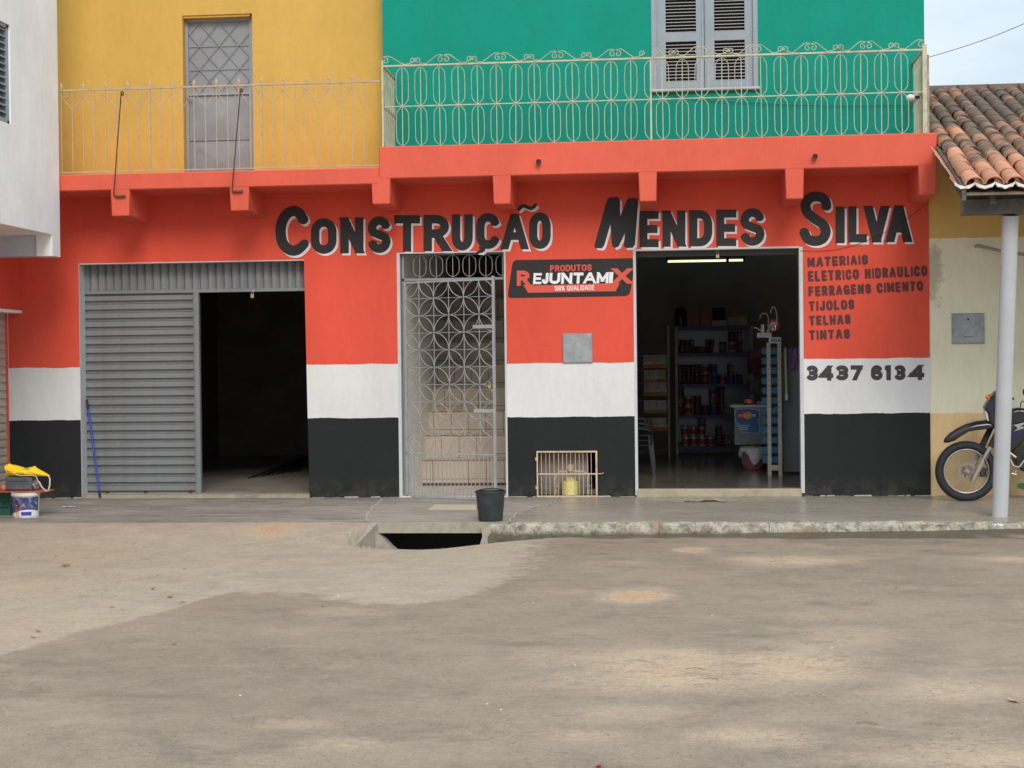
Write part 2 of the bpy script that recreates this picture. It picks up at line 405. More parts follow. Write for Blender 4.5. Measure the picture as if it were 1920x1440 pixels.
# ================================================================== SHOP BUILDING
shop = empty('shop_building', (-2.2, 0, 0), 'two storey shop, coral, white and black below, yellow and green above', 'building')
XL, XR = -8.50, 3.118
T = .17                                   # wall thickness
D1a, D1b, D1c = -7.546, -4.605, -4.568    # garage doorway
D2a, D2b = -3.385, -2.066                 # stair gate
D3a, D3b = -.432, 1.575                   # shop doorway
NX0, NX1, NZ0, NZ1 = wx(1009, 900), wx(1119, 900), .02, wz(1065, 847)
ZT = 4.05
b = MB()
b.prism([(XL, -.3), (D1a, -.3), (D1a, 3.005), (XL, 3.005)], 0, T)
b.prism([(XL, 3.005), (D1b, 3.005), (D1b, ZT), (XL, ZT)], 0, T)
b.prism([(D1c, -.3), (D2a, -.3), (D2a, 3.056), (D1b, 3.056), (D1b, 3.0)], 0, T)
b.prism([(D1b, 3.056), (D2b, 3.056), (D2b, ZT), (D1b, ZT)], 0, T)
b.build('painted_wall', M_wallA, shop)
b = MB()
b.prism([(D2b, -.3), (NX0, -.3), (NX0, 3.046), (D2b, 3.046)], 0, T)
b.prism([(NX0, NZ1), (NX1, NZ1), (NX1, 3.046), (NX0, 3.046)], 0, T)
b.prism([(NX0, -.3), (NX1, -.3), (NX1, NZ0), (NX0, NZ0)], 0, T)
b.prism([(NX1, -.3), (D3a, -.3), (D3a, 3.046), (NX1, 3.046)], 0, T)
b.prism([(D2b, 3.046), (D3b, 3.046), (D3b, ZT), (D2b, ZT)], 0, T)
b.build('painted_wall', M_wallC, shop)
b = MB()
b.prism([(D3b, -.3), (XR, -.3), (XR, 3.046), (D3b, 3.046)], 0, T)
b.prism([(D3b, 3.046), (XR, 3.046), (XR, ZT), (D3b, ZT)], 0, T)
b.prism([(XR-.16, -.3), (XR-.001, -.3), (XR-.001, ZT), (XR-.16, ZT)], T, 9)
b.build('painted_wall', M_wallD, shop)
# reveals (grey painted linings that wrap slightly onto the face)
e = .004
for bx_ in ([(D1a-.001, D1a+e, -e, T+.02, 0, 3.003), (D1a+e, D1b, -e, T+.02, 2.997, 3.008)], [(D2a-.035, D2a+e, -e, T, 0, 3.07), (D2b-e, D2b+.02, -e, T, 0, 3.07), (D2a+e, D2b-e, -e, T, 3.056, 3.07)],
            [(D3a-.03, D3a+e, -e, T, .02, 3.052), (D3b-.012, D3b+.032, -e, T, .04, 3.052), (D3a+e, D3b-.012, -e, T, 3.04, 3.06)]):
    for q in bx_: MB().box(*q).build('door_reveal', M_reveal, shop)
# niche behind the floor grille
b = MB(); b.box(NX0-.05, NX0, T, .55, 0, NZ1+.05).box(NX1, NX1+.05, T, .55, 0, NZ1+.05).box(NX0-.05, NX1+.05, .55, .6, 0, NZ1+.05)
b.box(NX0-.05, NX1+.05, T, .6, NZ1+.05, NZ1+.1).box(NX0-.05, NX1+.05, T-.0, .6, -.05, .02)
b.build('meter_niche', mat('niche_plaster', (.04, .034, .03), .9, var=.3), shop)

# ---- projecting slabs, brackets
SY = -.80
ZS = 4.292; ZSb = (wz(960, 329, SY)+wz(1600, 315, SY))/2
XS0, XS1 = W(710.5, 300, SY).x, W(1757, 300, SY).x
ZY = (W(300, 324, SY).z+W(600, 316, SY).z)/2; ZYb = (W(300, 356, SY).z+W(600, 346, SY).z)/2
def rounded_box(x0, x1, y0, y1, z0, z1, b_=.025, taper=0):
    m = MB(); m.bbox(x0, x1, y0, y1, z0, z1, b_); return m
rounded_box(XS0, XS1, SY, .02, ZSb, ZS, .012).build('balcony_slab', M_slab, shop)
rounded_box(-7.9, XS0-.001, SY, .34, ZYb, ZY, .012).build('balcony_slab', M_slab, shop)
for (xa, xb, yb, yt) in ((207, 243, 407, 357), (430, 467, 397, 352), (696, 732, 384.5, 343), (923.5, 958, 384.5, 331), (1197, 1232, 379.5, 326), (1472, 1508, 375, 320), (1722, 1757, 367.5, 312)):
    q0, q1 = W(xa, (yb+yt)/2, SY), W(xb, (yb+yt)/2, SY)
    zb = W((xa+xb)/2, yb, SY).z; zt = (ZSb if xa > 690 else ZYb)+.02
    m = MB(); x0, x1 = q0.x, min(q1.x, XS1-.002); tp = .012
    # beam end, slightly tapered downwards, its bottom rising a little to the front
    V = [(x0+tp, SY+.004, zb+.012), (x1-tp, SY+.004, zb+.012), (x1, SY+.003, zt), (x0, SY+.003, zt),
         (x0, .02, zb), (x1, .02, zb), (x1, .02, zt), (x0, .02, zt)]
    m.add(V, [(0, 1, 2, 3), (4, 7, 6, 5), (0, 4, 5, 1), (1, 5, 6, 2), (3, 2, 6, 7), (0, 3, 7, 4)])
    o = m.build('bracket', M_slab, shop)
    bv = o.modifiers.new('bevel', 'BEVEL'); bv.width = .014; bv.segments = 2
# ceiling under the slabs' root and the mass of the upper floor
MB().box(XL, XR-.17, T, 9, 3.62, 3.95).build('ceiling_slab', M_dark, shop)
# ---- upper walls
YX0, YX1 = wx(344, 200, .35), wx(474, 170, .35); YZ1 = wz(410, 27, .35)
YW = .35; GX0 = -3.567
b = MB(); b.box(-8.5, YX0, YW, .6, 3.9, 9).box(YX1, GX0, YW, .6, 3.9, 9).box(YX0, YX1, YW, .6, YZ1, 9)
b.build('yellow_wall', M_yellow, shop)
MB().box(-8.5, GX0-.01, .62, 9, 3.95, 8.99).build('building_core', M_dark, shop)
GXR = W(1733, 60, 0).x; WX0, WX1, WZ0 = wx(1221.5, 100), wx(1421, 100), wz(1320, 166)
b = MB(); b.box(GX0, WX0, 0, .62, 4.2, 9).box(WX1, GXR, 0, .62, 4.2, 9).box(WX0, WX1, 0, .62, 4.2, WZ0).box(WX0, WX1, 0, .62, WZ0+2.25, 9)
b.build('green_wall', M_green, shop)
MB().box(GX0+.01, GXR-.002, .623, 9, 4.2, 8.99).build('building_core', M_green, shop)
# ---- roller garage door
def xyz(px, py, Y): return W(px, py, Y)
gar = MB(); GY = T+.01
zh0, zh1 = wz(300, 548, GY), 3.01
xg0, xg1, xgm = wx(155, 700, GY), D1b+.02, wx(366, 700, GY)
gar.box(xg0-.06, xg0, GY-.0, GY+.06, 0, 3.0)
gar.box(xg0, xg1, GY-.012, GY+.03, zh0-.012, zh0+.028)
gar.box(xg0, xg1, GY+.055, GY+.06, zh0+.028, 3.02)
rd = gar.build('roller_door', M_grey, shop, label='grey roller door with its left leaf closed and right half open')
# header ribs
rib = None; xx = xg0; i = 0
while xx < xg1-.02:
    w = .104; x2 = min(xx+w-.006, xg1)
    if abs(xx-wx(364, 520, GY)) < .05:
        x2 = xx+.09
    m = MB(); m.add([(xx, GY+.05, zh0+.03), (xx+.02, GY+.018, zh0+.03), (x2-.035, GY+.018, zh0+.03), (x2, GY+.05, zh0+.03),
               (xx, GY+.05, 3.0), (xx+.02, GY+.018, 3.0), (x2-.035, GY+.018, 3.0), (x2, GY+.05, 3.0)],
              [(0, 1, 5, 4), (1, 2, 6, 5), (2, 3, 7, 6)])
    m.build('header_rib', M_grey, rd); xx += w; i += 1
# leaf post
MB().bbox(xgm, xgm+.062, GY-.02, GY+.05, .0, zh0-.012, .006).bbox(xgm-.02, xgm, GY+.0, GY+.05, 0, zh0-.012, .004).build('door_post', M_grey, rd)
sh0, sh1 = xg0+.004, xgm-.02
zb, zt = .055, zh0-.012; ns = 23; ph = (zt-zb)/ns
def slat_mesh(x0, x1, h, Y):
    prof = [(0, .030), (.012, .028), (h*.20, .010), (h*.24, .001), (h*.74, .0), (h*.78, .012), (h*.84, .016), (h*.88, .006), (h*.95, .006), (h*.985, .028)]
    V = []; F = []
    for z, y in prof: V += [(x0, Y+y, z), (x1, Y+y, z)]
    for k in range(len(prof)-1): F.append((2*k, 2*k+1, 2*k+3, 2*k+2))
    m = MB(); m.add(V, F); return m
s0 = slat_mesh(0, sh1-sh0, ph, 0).build('slat', M_grey, rd, origin=(0, 0, 0)); s0.location = Vector((sh0, GY+.012, zb))-wloc(rd)
for k in range(1, ns): inst(s0, 'slat', (sh0+random.uniform(-.002, .002), GY+.012+random.uniform(-.002, .002), zb+ph*k), rd)
MB().box(sh0, sh1, GY+.01, GY+.03, .03, .058).build('bottom_bar', M_grey, rd)
for px in (191, 264, 349): MB().box(*(lambda c: (c-.02, c+.02))(wx(px, 915)), GY-.005, GY+.012, .035, .075).build('latch', M_rust, rd)
# garage interior
M_conc = mat('interior_concrete', (.34, .30, .25), .35, var=.25, vs=1.5, bump=.001, dirt=(.08, .07, .06), dsc=2)
M_iwall = mat('interior_wall', (.24, .20, .18), .9, var=.2, vs=1)
MB().box(-8.4, -3.62, T, 9, -.25, .045).build('garage_floor', M_conc, shop)
MB().box(D1a, D1c, -.015, T, -.25, .043).build('garage_sill', mat('sill_concrete', (.36, .30, .23), .8, var=.2, vs=6, dirt=(.2, .17, .13)), shop)
MB().box(-8.45, -8.35, T, 9, 0, 3.62).box(-3.72, -3.6, T, 9, 0, 3.62).box(-8.4, -3.6, 8.9, 9, 0, 3.62).build('garage_wall', mat('garage_plaster', (.27, .235, .21), .9, var=.2, vs=1.5, dirt=(.2, .17, .15), dsc=2), shop)

# ---- stair hall with tiled stairs
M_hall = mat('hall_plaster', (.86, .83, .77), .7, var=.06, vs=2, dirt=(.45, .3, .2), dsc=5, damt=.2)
M_tile = mat('beige_ceramic', (.56, .465, .37), .35, var=.07, vs=3, bump=.0003)
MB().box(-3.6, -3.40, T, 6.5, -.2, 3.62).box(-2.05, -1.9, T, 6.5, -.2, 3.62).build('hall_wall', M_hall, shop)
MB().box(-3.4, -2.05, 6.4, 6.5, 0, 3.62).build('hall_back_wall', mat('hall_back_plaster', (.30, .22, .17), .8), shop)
MB().box(-3.4, -2.05, -.01, 1.8, -.25, .015).build('hall_floor', mat('hall_floor_tile', (.68, .62, .55), .45, var=.15, vs=4, dirt=(.3, .25, .2)), shop)
st = MB(); M_grout = mat('grout', (.12, .085, .065), .9)
rise, tread, y0 = .325, .30, 1.73
for k in range(11): st.box(-3.4, -2.05, y0+tread*k+.008, y0+tread*k+tread+.02, -.1, .05+rise*(k+1)-.008)
stc = st.build('staircase', M_grout, shop)
tw = .245
for k in range(9):
    off = (.10, .02, .17, .06, .2, .12, .03, .15, .08)[k]; x = -3.4-off
    while x < -2.06:
        a, c = max(x, -3.4), min(x+tw-.006, -2.05)
        if c-a > .02:
            z0 = .05+rise*k+.003; z1 = .05+rise*(k+1)-.014; zs = z0+rise*.16
            MB().bbox(a, c, y0+tread*k+random.uniform(-.001, .001), y0+tread*k+.012, zs+.004, z1, .002).build('tile', M_tile, stc)
            MB().bbox(a, c, y0+tread*k, y0+tread*k+.012, z0, zs-.002, .002).build('tile', M_tile, stc)
        x += tw
    MB().bbox(-3.4, -2.05, y0+tread*k-.022, y0+tread*k+tread, .05+rise*(k+1)-.008, .05+rise*(k+1)+.004, .003).build('tread_tile', M_tile, stc)
# ---- transom grille
TY = .07; zt0, zt1 = wz(850, 521, TY), 3.05
m = MB(); m.box(D2a+.02, D2b-.005, TY-.012, TY+.012, zt0-.03, zt0); m.box(D2a+.02, D2b-.005, TY-.01, TY+.01, zt1-.012, zt1)
m.box(D2a+.02, D2a+.045, TY-.012, TY+.012, 0, zt1)
tr = m.build('transom_grille', M_grey2, shop)
def octa(w, h, cut=.055):
    hw, hh = w/2, h/2; c = min(cut, hh*.35)
    return [(0, -hh), (hw*.55, -hh+c*.45), (hw*.96, -hh+c*1.15), (hw*1.03, -hh+c*1.9), (hw*1.06, 0), (hw*1.03, hh-c*1.9), (hw*.96, hh-c*1.15), (hw*.55, hh-c*.45), (0, hh),
            (-hw*.55, hh-c*.45), (-hw*.96, hh-c*1.15), (-hw*1.03, hh-c*1.9), (-hw*1.06, 0), (-hw*1.03, -hh+c*1.9), (-hw*.96, -hh+c*1.15), (-hw*.55, -hh+c*.45)]
hT = zt1-zt0-.02
m = MB(); m.tube([(x, 0, z) for x, z in octa(.155, hT)], .0048, 5, closed=True); m.box(-.004, .004, -.004, .004, -hT/2, hT/2)
first = None
for px in (787, 818, 849, 880, 911, 942):
    p = (min(wx(px, 500, TY), D2b-.02), TY, (zt0+zt1)/2)
    if first is None: first = m.build('baluster', M_grey2, tr, origin=(0, 0, 0)); first.location = Vector(p)-wloc(tr)
    else: inst(first, 'baluster', p, tr)
# ---- gate leaf, standing ajar towards the street
GW, GH = 1.30, zt0-.045
M_gate = mat('gate_paint', (.33, .345, .355), .45, var=.10, vs=5, bump=.0005, dirt=(.2, .17, .15), dsc=12, damt=.45)
gate = empty('stair_gate', (D2a+.05, .03, .0), parent=shop, label='grey iron gate of overlapping rings standing slightly ajar')
def gp(u, z): return (u, 0, z)
gate.rotation_euler = (0, 0, -R(23))
def gbuild(m, name, mt, **kw):
    o = m.build(name, mt, None, origin=(0, 0, 0), **kw); o.parent = gate; o.location = (0, 0, 0); return o
zl = GH-10*.2135; zl = .555; cell = GW/6; rh = (GH-zl)/10
m = MB(); m.box(0, .03, -.012, .012, .0, GH); m.box(GW-.03, GW, -.014, .014, .0, GH+.03); m.box(0, GW, -.01, .01, GH-.02, GH); m.box(0, GW, -.012, .012, 0, .028)
gf = gbuild(m, 'gate_frame', M_gate)
def gsub(m, name, mt):
    o = m.build(name, mt, None, origin=(0, 0, 0)); o.parent = gf; o.location = (0, 0, 0); return o
gsub(MB().box(0, GW, -.012, .012, zl-.01, zl+.012), 'middle_rail', M_gate)
for i in range(1, 6): gsub(MB().box(cell*i-.0035, cell*i+.0035, -.0035, .0035, zl, GH), 'bar', M_gate)
for j in range(1, 10): gsub(MB().box(0, GW, .0036, .0086, zl+rh*j-.003, zl+rh*j+.003), 'bar', M_gate)
for i in range(0, 7):
    for j in range(0, 11):
        if (i+j) % 2 == 1: continue
        cx, cz = cell*i, zl+rh*j; seg = []; run = []
        for k in range(49):
            a = 2*math.pi*k/48; x, z = cx+cell*1.0*math.cos(a), cz+rh*1.0*math.sin(a)
            ok = -.001 <= x <= GW+.001 and zl-.001 <= z <= GH+.001
            if ok: run.append((x, -.006, z))
            else:
                if len(run) > 2: seg.append(run)
                run = []
        if len(run) > 2: seg.append(run)
        if not seg: continue
        m = MB()
        full = len(seg) == 1 and len(seg[0]) == 49
        for s_ in seg: m.tube(s_[:-1] if full else s_, .0052, 5, closed=full)
        gsub(m, 'ring', M_gate)
for k in range(1, 22): gsub(MB().box(GW*k/22-.004, GW*k/22+.004, -.004, .004, .02, zl), 'bar', M_gate)
for z in (wz(905, 610, -.3)-.02, wz(905, 767, -.3)-.02): gsub(MB().bbox(GW-.30, GW-.03, -.022, -.006, z-.022, z+.022, .003), 'lock_plate', M_gate)
# ---- floor grille with the water meter behind it
gl = MB(); gx0, gx1, gz0, gz1 = NX0-.015, NX1+.01, .0, NZ1+.012; gy = -.02
for (a, c, d, e2) in ((gx0, gx0+.018, gz0, gz1), (gx1-.022, gx1, gz0, gz1), (gx0+.018, gx1-.022, gz1-.02, gz1), (gx0+.018, gx1-.022, gz0, gz0+.018), (gx0+.018, gx1-.022, (gz0+gz1)/2-.008, (gz0+gz1)/2+.008)):
    gl.box(a, c, gy-.01, gy+.01, d, e2)
zm = (gz0+gz1)/2
gl.tube([(gx1, gy, zm), (gx1+.05, gy, zm), (gx1+.075, gy-.004, zm+.014)], .006); gl.lathe([(.014, -.02), (.014, .02)], (gx0-.004, gy-.004, gz0+.12), 8); gl.lathe([(.014, -.02), (.014, .02)], (gx0-.004, gy-.004, gz1-.1), 8)
M_gc2 = mat('pinkish_cream_iron', (.58, .44, .31), .5, var=.12, vs=8, bump=.0004, dirt=(.28, .14, .08), dsc=9, damt=.5); glo = gl.build('meter_grille', M_gc2, shop)
nb = 14
for k in range(1, nb): 
    x = gx0+.01+(gx1-gx0-.03)*k/nb+random.uniform(-.004, .004)
    MB().tube([(x, gy+.012, gz0+.01), (x+random.uniform(-.004, .004), gy+.013, gz1-.01)], .0042, 6).build('bar', M_gc2, glo)
wm = MB(); mx0, mx1, my = wx(1042, 900, .16), wx(1103, 900, .16), .17
wm.tube([(mx0, my, .02), (mx0, my, .27), (mx0+.06, my, .30), (mx1-.06, my, .30), (mx1, my, .27), (mx1, my, .02)], .022, 8)
wm.lathe([(.0, -.02), (.05, -.02), (.05, .05), (.035, .07), (0, .07)], ((mx0+mx1)/2-.02, my, .33), 14)
wm.lathe([(.035, -.015), (.035, .015)], (mx0, my, .12), 8).lathe([(.035, -.015), (.035, .015)], (mx1, my, .12), 8)
wmo = wm.build('water_meter', mat('dull_pipe', (.42, .37, .32), .6, var=.3, vs=12, dirt=(.15, .12, .1), dsc=12), None, True, origin=(0, my, 0), label='old water meter on two pipes inside the floor niche behind cream bars', cat='water meter')
jar = MB().lathe([(.0, 0), (.105, 0), (.105, .16), (.098, .168), (.07, .168), (.07, .215), (.055, .222), (0, .222)], (wx(1070, 900, .16), .09, .022), 24)
jar.lathe([(.107, .05), (.107, .056)], (wx(1070, 900, .16), .09, .022), 24, cap=False)
jar.build('yellow_jar', mat('pale_yellow_plastic', (.62, .53, .20), .45, var=.05), None, True, origin=(wx(1070, 900, .16), .12, .022), label='pale yellow plastic jar behind the cream bars of the floor grille', cat='jar')
# ---- meter box on the centre pier
def meter_box(name, xa, xb, ya, yb, Y, parent, extra=True):
    p, q = W(xa, yb, Y), W(xb, ya, Y); m = MB(); m.bbox(p.x, q.x, Y-.02, Y+.005, p.z, q.z, .004)
    o = m.build(name, M_zinc, parent); w, h = q.x-p.x, q.z-p.z; cx = (p.x+q.x)/2
    MB().bbox(p.x+.012, q.x-.012, Y-.026, Y-.02, p.z+.012, q.z-.012, .003).build('lid', M_zinc, o)
    MB().lathe([(.022 if extra else .012, -.006), (.022 if extra else .012, 0)], (cx, Y-.026, p.z+h*.80), 14, 'Y').build('lock', M_brass if extra else M_dark, o)
    if extra:
        for k in range(3): MB().bbox(cx-.055, cx+.06, Y-.03, Y-.026, p.z+h*(.18+.08*k), p.z+h*(.20+.08*k), .001).build('louvre', M_zinc, o)
    else: MB().bbox(cx-.05, cx+.06, Y-.03, Y-.026, p.z+h*.22, p.z+h*.235, .001).build('slot', M_dark, o)
    return o
meter_box('meter_box', 1055.5, 1110.5, 624.5, 681, 0, shop)
# ---- drain spouts, wall cable
for (px, py) in ((1010, 303.5), (1528, 293.5)):
    p = W(px, py, SY-.05)
    MB().lathe([(.031, -.01), (.031, .12), (.022, .12), (.022, -.01)], (p.x, SY-.06, p.z), 14, 'Y', cap=False).lathe([(.022, .05), (.0005, .05)], (p.x, SY-.06, p.z), 14, 'Y', cap=False).build('drain_spout', mat('grey_pipe', (.42, .36, .33), .5), shop, True)

# ---- green wall window: frame, two louvred leaves
wo = MB(); fw = .055; zt_ = WZ0+2.25; WYF = .05
wo.box(WX0, WX0+fw, -.012, .10, WZ0, zt_).box(WX1-fw, WX1, -.012, .10, WZ0, zt_).box(WX0+fw, WX1-fw, -.012, .10, zt_-fw, zt_)
win = wo.build('louvred_window', M_win, shop, label='tall grey shuttered window with louvres in the green wall')
MB().bbox(WX0-.01, WX1+.02, -.055, .10, WZ0-.035, WZ0, .01).build('sill', mat('sill_paint', (.40, .45, .40), .6, dirt=(.3, .3, .28)), win)
xm = (WX0+WX1)/2
LO = [(1248.5, 1305.5), (1339.5, 1396.5)]
zrows = [(wz(1320, 152.5, .05), wz(1320, 77, .05)), (wz(1320, 60.5, .05), wz(1320, 60.5, .05)+.50), (wz(1320, 60.5, .05)+.62, zt_-.17)]
slat = None; M_slat = mat('louvre_paint', (.36, .37, .36), .5, var=.08)
for li, (xa, xb) in enumerate(LO):
    a, c = wx(xa, 100, .05), wx(xb, 100, .05)
    l0, l1 = (WX0+fw, xm-.003) if li == 0 else (xm+.003, WX1-fw)
    m = MB(); m.box(l0, a, .03, .07, WZ0, zt_-fw).box(c, l1, .03, .07, WZ0, zt_-fw)
    zz = WZ0
    for (z0, z1) in zrows: m.box(a, c, .03, .07, zz, z0); zz = z1
    m.box(a, c, .03, .07, zz, zt_-fw)
    m.bbox(*((xm-.035, xm-.003) if li == 0 else (xm+.003, xm+.02)), .02, .03, WZ0, zt_-fw, .004)
    leaf = m.build('window_leaf', M_win, win)
    MB().box(a-.01, c+.01, .085, .09, WZ0+.05, zt_-fw-.05).build('leaf_back', M_dark, leaf)
    for (z0, z1) in zrows:
        k = z0+.012
        while k < z1-.015:
            if slat is None:
                w = c-a; mm = MB(); mm.add([(0, -.018, -.002), (w, -.018, -.002), (w, .018, .008), (0, .018, .008), (0, -.018, -.009), (w, -.018, -.009), (w, .018, .002), (0, .018, .002)],
                    [(0, 1, 2, 3), (4, 7, 6, 5), (0, 4, 5, 1), (2, 6, 7, 3), (1, 5, 6, 2), (0, 3, 7, 4)])
                slat = mm.build('louvre_slat', M_slat, leaf, origin=(0, 0, 0)); slat.location = Vector((a, .052, k))-wloc(leaf)
            else: inst(slat, 'louvre_slat', (a, .052, k), leaf)
            k += .0405
# ---- yellow wall door
dY = YW+.14; dx0, dx1 = wx(350, 180, dY), wx(474.5, 170, dY); dz1 = wz(410, 36, dY); dz0 = ZY+.005
MB().box(YX0-.0, dx0, YW+.02, dY+.02, dz0, YZ1).box(dx0, dx1, YW+.02, dY+.02, dz1, YZ1).build('door_jamb', M_yellow, shop)
m = MB(); f = .035
m.box(dx0, dx0+f, dY-.02, dY+.02, dz0, dz1).box(dx1-f, dx1+.02, dY-.02, dY+.02, dz0, dz1).box(dx0+f, dx1-f, dY-.02, dY+.02, dz1-f, dz1)
dr = m.build('balcony_door', M_win, shop, label='grey sheet metal door with diamond lattice in the yellow wall')
zmid = wz(410, 174, dY); zlow = wz(410, 263, dY)
MB().box(dx0+f, dx1-f, dY+.01, dY+.03, dz0, dz1-f).build('door_sheet', M_grey2, dr)
MB().box(dx0+f, dx1-f, dY-.014, dY+.01, zmid-.03, zmid).build('door_rail', M_win, dr)
MB().box(dx0+f, dx1-f, dY+.004, dY+.01, zlow-.006, zlow).build('door_seam', M_dark, dr)
# pressed pyramid in the lower sheet
cx = (dx0+dx1)/2; z0, z1 = zlow+.03, zmid-.06; cz = (z0+z1)/2
MB().add([(dx0+f+.03, dY+.008, z0), (dx1-f-.03, dY+.008, z0), (dx1-f-.03, dY+.008, z1), (dx0+f+.03, dY+.008, z1), (cx, dY-.012, cz)], [(0, 1, 4), (1, 2, 4), (2, 3, 4), (3, 0, 4)]).build('pressed_panel', M_grey2, dr)
MB().add([(dx0+f+.03, dY+.008, dz0+.04), (dx1-f-.03, dY+.008, dz0+.04), (dx1-f-.03, dY+.008, zlow-.03), (dx0+f+.03, dY+.008, zlow-.03), (cx, dY-.012, (dz0+zlow)/2)], [(0, 1, 4), (1, 2, 4), (2, 3, 4), (3, 0, 4)]).build('pressed_panel', M_grey2, dr)
lz1 = dz1-f-.01; nr = 3; hh = (lz1-zmid)/3.0; lx0, lx1 = dx0+f+.01, dx1-f-.005; cw = (lx1-lx0)/3
for j in range(1, 3): MB().box(lx0, lx1, dY-.008, dY-.002, zmid+hh*j-.004, zmid+hh*j+.004).build('lattice_bar', M_win, dr)
for s_ in (1, -1):
    for k in range(-4, 5):
        # diagonal of slope hh/cw*... clipped to the lattice field
        pts = []
        for q in range(0, 61):
            x = lx0+(lx1-lx0)*q/60; z = zmid+hh*.5+hh*k + s_*(x-lx0)/cw*hh
            if zmid <= z <= lz1: pts.append((x, z))
        if len(pts) > 4:
            MB().tube([(pts[0][0], dY-.01-.004*s_, pts[0][1]), (pts[-1][0], dY-.01-.004*s_, pts[-1][1])], .005, 4).build('lattice_bar', M_win, dr)
MB().tube([(dx0+.02, dY-.02, zmid-.07), (dx0+.02, dY-.055, zmid-.07), (dx0+.10, dY-.055, zmid-.07)], .008, 6).build('door_handle', M_chrome, dr, True)

# ---- green balcony railing
RY = SY+.03
zt1_ = (W(1220, 109, RY).z+W(900, 119, RY).z)/2; zmr = (W(1220, 187, RY).z+W(960, 193, RY).z)/2
xp0, xp1, xpm = wx(719, 200, RY), wx(1733, 170, RY), wx(1220.5, 180, RY)
m = MB(); m.box(xp0, xp1, RY-.016, RY+.016, zt1_-.010, zt1_+.010); m.box(xp0, xp1, RY-.004, RY+.004, zmr-.006, zmr+.006)
m.box(xpm-.01, xpm+.01, RY-.01, RY+.01, ZS, zt1_); m.box(xp0-.018, xp0+.004, RY-.012, RY+.012, ZS-.01, zt1_+.07)
rl = m.build('balcony_railing', M_cream, shop, label='cream wrought iron railing of elongated rings along the green wall')
MB().box(xp1-.02, xp1+.03, RY-.02, RY+.03, ZS, zt1_+.06).build('corner_post', M_cream, rl)
MB().tube([(xp1+.045, RY+.06, ZS), (xp1+.045, RY+.06, zt1_-.05)], .022, 8).build('conduit', mat('grey_brown_conduit', (.32, .24, .19), .6, dirt=(.5, .5, .48), dsc=9), rl, True)
h1, h2 = zt1_-.012-zmr, zmr-ZS
def bal(side=0):
    m = MB(); m.box(-.0042, .0042, -.0042, .0042, -h2, h1)
    for (zc, h) in ((h1/2, h1), (-h2/2, h2)):
        P = octa(.143, h-.005, .06)
        if side == 0: m.tube([(x, 0, z+zc) for x, z in P], .0041, 5, closed=True)
        else: m.tube([(x, 0, z+zc) for x, z in P[8:]+P[:1]], .0052, 5)
    m.sphere((0, -.002, 0), .013, 6, 4); return m
b0 = None
X0, X1 = wx(754.5, 200, RY), wx(1182.5, 187, RY)
xs = [X0+(X1-X0)*k/12 for k in range(13)]
X2, X3 = wx(1242.5, 187, RY), wx(1690, 175, RY); xs += [X2+(X3-X2)*k/12 for k in range(13)]
for x in xs:
    if b0 is None: b0 = bal().build('baluster', M_cream, rl, True, origin=(0, 0, 0)); b0.location = Vector((x, RY, zmr))-wloc(rl)
    else: inst(b0, 'baluster', (x+random.uniform(-.004, .004), RY, zmr), rl, rot=(0, random.uniform(-.012, .012), 0), scale=(random.uniform(.94, 1.06), 1, 1))
hb = bal(1).build('baluster', M_cream, rl, True, origin=(0, 0, 0)); hb.location = Vector((xpm, RY, zmr))-wloc(rl)
# returns at both ends, with a fainter row of the same rings
for xr, nn in ((xp0+.005, 5), (xp1-.01, 5)):
    m = MB(); m.box(xr-.012, xr+.012, RY+.02, -.0, zt1_-.012, zt1_+.01).box(xr-.004, xr+.004, RY+.02, 0, zmr-.006, zmr+.006)
    m.build('side_rail', M_cream, rl)
    for k in range(nn): inst(b0, 'baluster', (xr, RY+.10+.15*k, zmr), rl, rot=(0, 0, R(90)))
# scroll work above the top rail
def spiral(cx, cz, r, a0, turns, d, n=16):
    P = []
    for i in range(n+1):
        t = i/n; a = R(a0)+d*2*math.pi*turns*t; rr = r*(.16+.84*t); P.append((cx+rr*math.cos(a), cz+rr*math.sin(a)))
    return P
def scroll(xa, xb, sgn):
    """from the small spiral at xa (tangent to the rail) up over the large spiral at xb"""
    w = xb-xa; r = .040; zc = zt1_+.012
    A = spiral(xa, zc+.052, r, 90 if sgn > 0 else 90, 1.25, 1*sgn)      # ends low
    A = [(xa+sgn*(.0), 0)]*0 + A
    B = spiral(xb, zc+.05, r*1.0, 90, 1.5, -1*sgn)
    P = list(A)
    ex = A[-1]
    mid = [(xa+sgn*.04, zc+.012), (xa+sgn*.10, zc+.003), (xa+w*.38, zc+.012), (xa+w*.55, zc+.045), (xa+w*.74, zc+.085), (xb-sgn*.03, zc+.108), (xb+sgn*.022, zc+.10), (xb+sgn*.05, zc+.07)]
    return P, mid, B
pairs = [778.5, 831, 886, 943]
